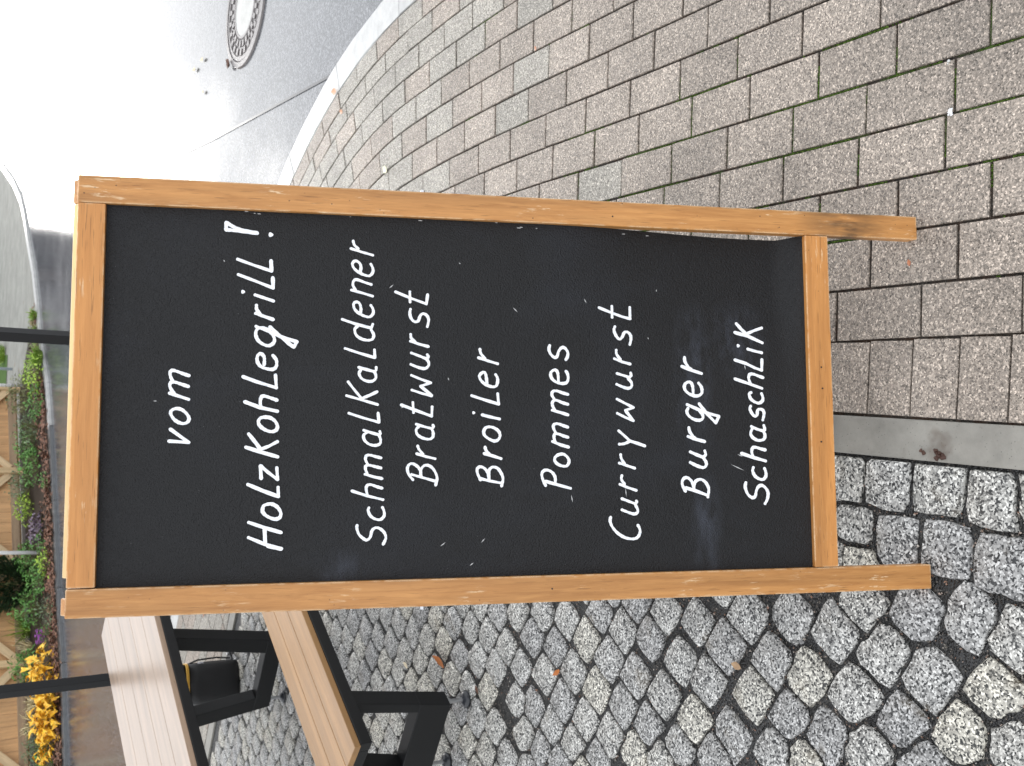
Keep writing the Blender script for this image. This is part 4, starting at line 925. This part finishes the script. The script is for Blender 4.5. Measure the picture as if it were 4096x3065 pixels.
PL = [
 ('grass_tuft', 'small bright grass tuft at the tip of the bed by the pale path', 146, 1262, .10, .14, 'blade', 'grass', 90, .15, .010),
 ('grass_tuft', 'spreading grass tuft just behind the black post above the board', 158, 1345, .16, .18, 'blade', 'grass', 130, .19, .011),
 ('grass_tuft', 'wide yellow green grass tuft left of the post above the board', 168, 1432, .20, .20, 'blade', 'grass', 170, .22, .012),
 ('leafy_plant', 'light green leafy plant near the first white stake, beside the kerb', 168, 1508, .17, .17, 'leaf', 'lime', 120, .06, .024),
 ('leafy_plant', 'olive leafy shrub at the foot of the white stake by the fence corner', 118, 1588, .20, .22, 'leaf', 'olive', 150, .06, .024),
 ('leafy_plant', 'low bright green plant at the kerb in front of the olive shrub', 172, 1612, .14, .14, 'leaf', 'green', 90, .055, .024),
 ('leafy_plant', 'grey green bushy plant in front of the fence end', 150, 1718, .17, .20, 'leaf', 'grey', 140, .05, .020),
 ('leafy_plant', 'dark green fern-like plant right of the yellow spiky plant', 138, 1778, .16, .18, 'leaf', 'green', 130, .06, .018),
 ('spiky_plant', 'yellow spiky plant with narrow blades against the fence boards', 78, 1832, .10, .16, 'blade', 'yellow', 16, .17, .012),
 ('leafy_plant', 'glossy green plant in the middle of the bed above the board', 155, 1862, .17, .18, 'leaf', 'green', 130, .06, .028),
 ('seedling', 'single small green seedling standing alone in the leaf litter', 196, 1918, .06, .08, 'leaf', 'green', 24, .05, .022),
 ('leafy_plant', 'feathery grey green plant before the second fence post', 118, 1950, .18, .20, 'leaf', 'grey', 150, .06, .014),
 ('leafy_plant', 'lime green low plant with violet flowers beside the dark red leaves', 128, 2030, .15, .15, 'leaf', 'lime', 130, .05, .020, ('violet', 9, .14, .17)),
 ('coral_bells', 'plum grey leaved plant sitting on brown leaf litter', 168, 2118, .12, .10, 'leaf', 'plum', 60, .07, .05),
 ('seedling', 'small green plant between the plum leaved plant and the second white stake', 180, 2172, .08, .10, 'leaf', 'green', 36, .05, .02),
 ('leafy_plant', 'pale green plant at the foot of the second white stake', 142, 2232, .17, .17, 'leaf', 'green', 130, .055, .026),
 ('leafy_plant', 'small yellow green plant at the kerb below the round conifer', 198, 2246, .10, .10, 'leaf', 'lime', 60, .045, .024),
 ('conifer_shrub', 'dark green round conifer shrub in front of the fence', 118, 2330, .27, .62, 'needle', 'dark', 3200, .075, .018),
 ('leafy_plant', 'soft green ground plant right before the round conifer', 178, 2318, .15, .14, 'leaf', 'green', 120, .055, .024),
 ('leafy_plant', 'tall bright green plant left of the round conifer', 160, 2432, .16, .22, 'leaf', 'green', 150, .065, .022),
 ('leafy_plant', 'narrow leaved pale plant at the kerb above the board corner', 214, 2438, .09, .12, 'leaf', 'grey', 60, .06, .014),
 ('grass_tuft', 'green and yellow grass tuft with long arching blades by the fence', 118, 2520, .20, .28, 'blade', 'grass', 70, .36, .013),
 ('heather', 'bright purple flowering heather near the kerb', 205, 2538, .09, .10, 'leaf', 'green', 40, .04, .012, ('purple', 46, .085, .13)),
 ('straw_tuft', 'tuft of straw coloured stalks behind the purple heather', 128, 2590, .16, .2, 'blade', 'straw', 34, .28, .008),
 ('leafy_plant', 'green leafy plant right of the post behind the table', 140, 2665, .16, .20, 'leaf', 'green', 130, .07, .024),
 ('hosta', 'yellow orange hosta leaves just right of the post behind the table', 208, 2660, .12, .16, 'leaf', 'yellow', 46, .14, .05),
 ('hosta', 'large orange hosta clump left of the post behind the table', 226, 2800, .17, .16, 'leaf', 'yellow', 70, .14, .055),
 ('hosta', 'yellow hosta clump in the middle of the wilted row by the kerb', 228, 2880, .16, .15, 'leaf', 'yellow', 66, .13, .055),
 ('hosta', 'last yellow hosta clump of the row at the picture edge', 220, 2962, .13, .14, 'leaf', 'yellow', 44, .12, .05),
 ('straw_tuft', 'pale straw tuft leaning over the orange hosta clump', 150, 2812, .18, .16, 'blade', 'straw', 60, .22, .010),
 ('straw_tuft', 'pale dry grass tuft above the middle hosta clump', 140, 2900, .20, .18, 'blade', 'straw', 60, .24, .010),
 ('leafy_plant', 'grey green sprawling plant in the corner of the picture by the fence', 160, 2992, .18, .14, 'leaf', 'grey', 90, .05, .018),
 ('leafy_plant', 'low green plant with narrow leaves at the kerb in the picture corner', 212, 3040, .14, .12, 'leaf', 'green', 60, .09, .018),
 ('grass_tuft', 'small grass patch on the far lawn beside the pale path', 16, 1420, .3, .16, 'blade', 'grass', 120, .18, .012),
]
for q in PL: plant(*q, group=G) if len(q) == 11 else plant(*q[:11], flower=q[11], group=G)
hedge('unseen dark evergreen hedge added beyond the lawn, mirrored in the wet road', -9.5, .55, 20.6, 1.2, 2.7)
house(.8, 3.1, 25.0)
unseen_tree('unseen bare tree added beyond the road bend, mirrored as a dark streak left of the glare', 3.75, 25.0, 5.5, .10)
unseen_tree('slimmer unseen bare tree, added and mirrored as a dark streak inside the glare', 4.5, 27.0, 6.0, .08)
# --- stakes
MAT_STK = simple('white_plastic', (.92, .92, .93), .5)
for px, py, ln, lx, lb in ((84, 1543, 1.1, -.01, 'thin white stake at the right end of the fence'), (131, 2212, 1.1, .05, 'thin white stake leaning in the bed right of the round conifer'), (28, 1476, 1.0, 0, 'thin grey stake standing on the far path behind the grass')):
    p = at(px, py, FZ+.06); s = MB().tube([(0, 0, 0), (lx, 0, ln)], .021, 10).obj('garden_stake', MAT_STK if 'white' in lb else simple('grey_plastic', (.36, .42, .47), .45), smooth=True)
    s.location = (p.x, p.y, FZ-.005 if 'white' not in lb else FZ-.005); tag(s, lb, 'stake', 'stakes in the flower bed')
# --- leaf litter along the kerb
lit = MB()
KL = KB[8:17]; seg = [(a, b, (b-a).length) for a, b in zip(KL, KL[1:])]; tot = sum(q[2] for q in seg)
for k in range(2600):
    s = rnd.uniform(0, tot)
    for a, b, l in seg:
        if s <= l: break
        s -= l
    q = a.lerp(b, s/l); t = (b-a).normalized(); nn = Vector((t.y, -t.x)); nn = nn if nn.dot(q) > 0 else -nn
    dd = -.09+abs(rnd.gauss(0, .26)); q = q+nn*dd
    if dd < .0 and rnd.random() < .55: continue
    a_ = rnd.uniform(0, 6.28); d = Vector((math.cos(a_), math.sin(a_), rnd.uniform(-.15, .45))).normalized()
    leaf_quad(lit, Vector((q.x, q.y, FZ+rnd.uniform(.004, .03))), d, Vector((rnd.uniform(-.5, .5), rnd.uniform(-.5, .5), 1)).normalized(), rnd.uniform(.04, .09), rnd.uniform(.02, .045), rnd.uniform(-.3, .6))
tag(mk('leaf_litter', lit.v, lit.f, LM['brown']), 'brown fallen leaves littering the edge of the flower bed', 'leaf litter', kind='stuff')

# ================================================================== SMALL THINGS ON THE GROUND
def leaf_obj(px, py, z, ln, wd, rot, col, label, curl=.35):
    p = at(px, py, z); n_ = 7; v = []; f = []
    for k in range(n_):
        t = k/(n_-1); ww = wd*.5*math.sin(math.pi*min(1, t*.93+.05))**.8*(1+.1*math.sin(k*2.3)); x = (t-.5)*ln; zz = .002+curl*ln*(2*t-1)**2*.35
        v += [(x, -ww, zz+abs(ww)*.5), (x, 0, zz), (x, ww, zz+abs(ww)*.35)]
    for k in range(n_-1):
        for j in (0, 1): a = 3*k+j; f.append((a, a+1, a+4, a+3))
    key = 'dry_leaf_%d_%d' % (int(col[0]*100), int(col[1]*100)); m = bpy.data.materials.get(key) or simple(key, col, .45, .5, 0, .35, 60)
    o = mk('fallen_leaf', v, f, m, smooth=True); o.location = p; o.rotation_euler = (0, 0, rot)
    md = o.modifiers.new('thick', 'SOLIDIFY'); md.thickness = .0006
    return tag(o, label, 'leaf', 'fallen leaves')
ORG, BRN, TAN, PAL = (.42, .13, .025), (.11, .05, .03), (.38, .24, .13), (.72, .62, .45)
leaf_obj(1765, 2645, .004, .085, .026, 1.35, ORG, 'long orange brown leaf in a cobble joint right of the bench leg')
leaf_obj(1628, 2660, .004, .040, .018, 1.3, PAL, 'pale leaf on the cobbles between bench and orange leaf')
leaf_obj(2232, 2690, .003, .040, .014, 2.2, ORG, 'small orange leaf between two cobbles below the bench')
leaf_obj(1912, 2758, .003, .030, .016, .8, BRN, 'tiny brown leaf in the joint above the bench foot')
leaf_obj(2951, 2662, .004, .030, .018, 1.5, TAN, 'tan oval leaf with a dark hole among the near cobbles')
leaf_obj(921, 258, ROADZ+.004, .075, .06, .6, BRN, 'dark brown leaf beside the manhole cover', .7)
leaf_obj(782, 280, ROADZ+.003, .07, .035, 1.5, PAL, 'pale yellow leaf on the wet road, left one of a pair')
leaf_obj(813, 240, ROADZ+.003, .07, .03, 1.5, PAL, 'pale yellow leaf on the wet road, nearer the manhole cover')
leaf_obj(815, 370, ROADZ+.003, .055, .03, 1.4, PAL, 'small pale leaf on the wet road near the kerb')
leaf_obj(1342, 368, .002, .06, .03, 1.4, (.62, .36, .22), 'pinkish leaf on the white kerb stones')
leaf_obj(1370, 448, .002, .04, .02, 1.2, (.55, .28, .16), 'small reddish leaf on the first paver row behind the kerb')
leaf_obj(1546, 680, .003, .045, .03, 1.1, (.78, .74, .50), 'creamy yellow leaf on the pavers beside the board')
leaf_obj(820, 2452, .002, .05, .03, .5, (.35, .10, .04), 'rusty leaf on the pale paving under the table', .6)
leaf_obj(2146, 195, .002, .018, .010, .5, (.50, .22, .12), 'tiny reddish leaf bit on a paver at the right')
leaf_obj(3640, 1052, .002, .014, .008, .3, (.40, .14, .06), 'tiny orange leaf scrap on the paver beside the right leg')
def blob(name, label, cat, px, py, r, h, col, lumps, rough=.5):
    p = at(px, py, .001); b = MB()
    for k in range(lumps):
        q = Vector((rnd.gauss(0, r*.55), rnd.gauss(0, r*.4), 0)); rr = r*rnd.uniform(.25, .6); N = 9; m = len(b.v)
        for ri, zz in ((1, 0), (.75, .6), (.3, 1)):
            for j in range(N): a = 2*math.pi*j/N; w_ = rr*ri*(1+.25*math.sin(3*a+k)); b.v.append((q.x+w_*math.cos(a), q.y+w_*math.sin(a), h*zz*rnd.uniform(.7, 1.2)))
        for i in range(2):
            for j in range(N): a, c_ = m+i*N+j, m+i*N+(j+1) % N; b.f.append((a, c_, c_+N, a+N))
        b.f.append(tuple(m+2*N+j for j in range(N)))
    o = mk(name, b.v, b.f, simple(name+'_mat', col, rough, .4, 0, .4, 120), smooth=True); o.location = p; return tag(o, label, cat)
blob('leaf_mush', 'dark brown clump of rotten leaf mush on the concrete edging strip', 'debris', 3752, 1816, .012, .005, (.05, .02, .012), 7)
blob('leaf_mush', 'small brown leaf crumb on the edging strip beside the larger clump', 'debris', 3692, 1802, .008, .003, (.07, .03, .018), 3)
blob('white_splash', 'small white splash on a paver at the right edge', 'splash', 3802, 452, .010, .0015, (.85, .86, .9), 5)
blob('pebble', 'small dark pebble on the paver right of the board leg', 'pebble', 3475, 1042, .005, .004, (.05, .045, .045), 1)
blob('pebble', 'white pebble in the joint near the top right corner', 'pebble', 3797, 247, .005, .004, (.7, .7, .68), 2)
blob('pebble', 'grey pebble in a cobble joint left of the board leg', 'pebble', 3206, 2556, .011, .008, (.26, .26, .26), 1)
for k, (px, py) in enumerate(((1862, 1902), (1880, 1888))): pass
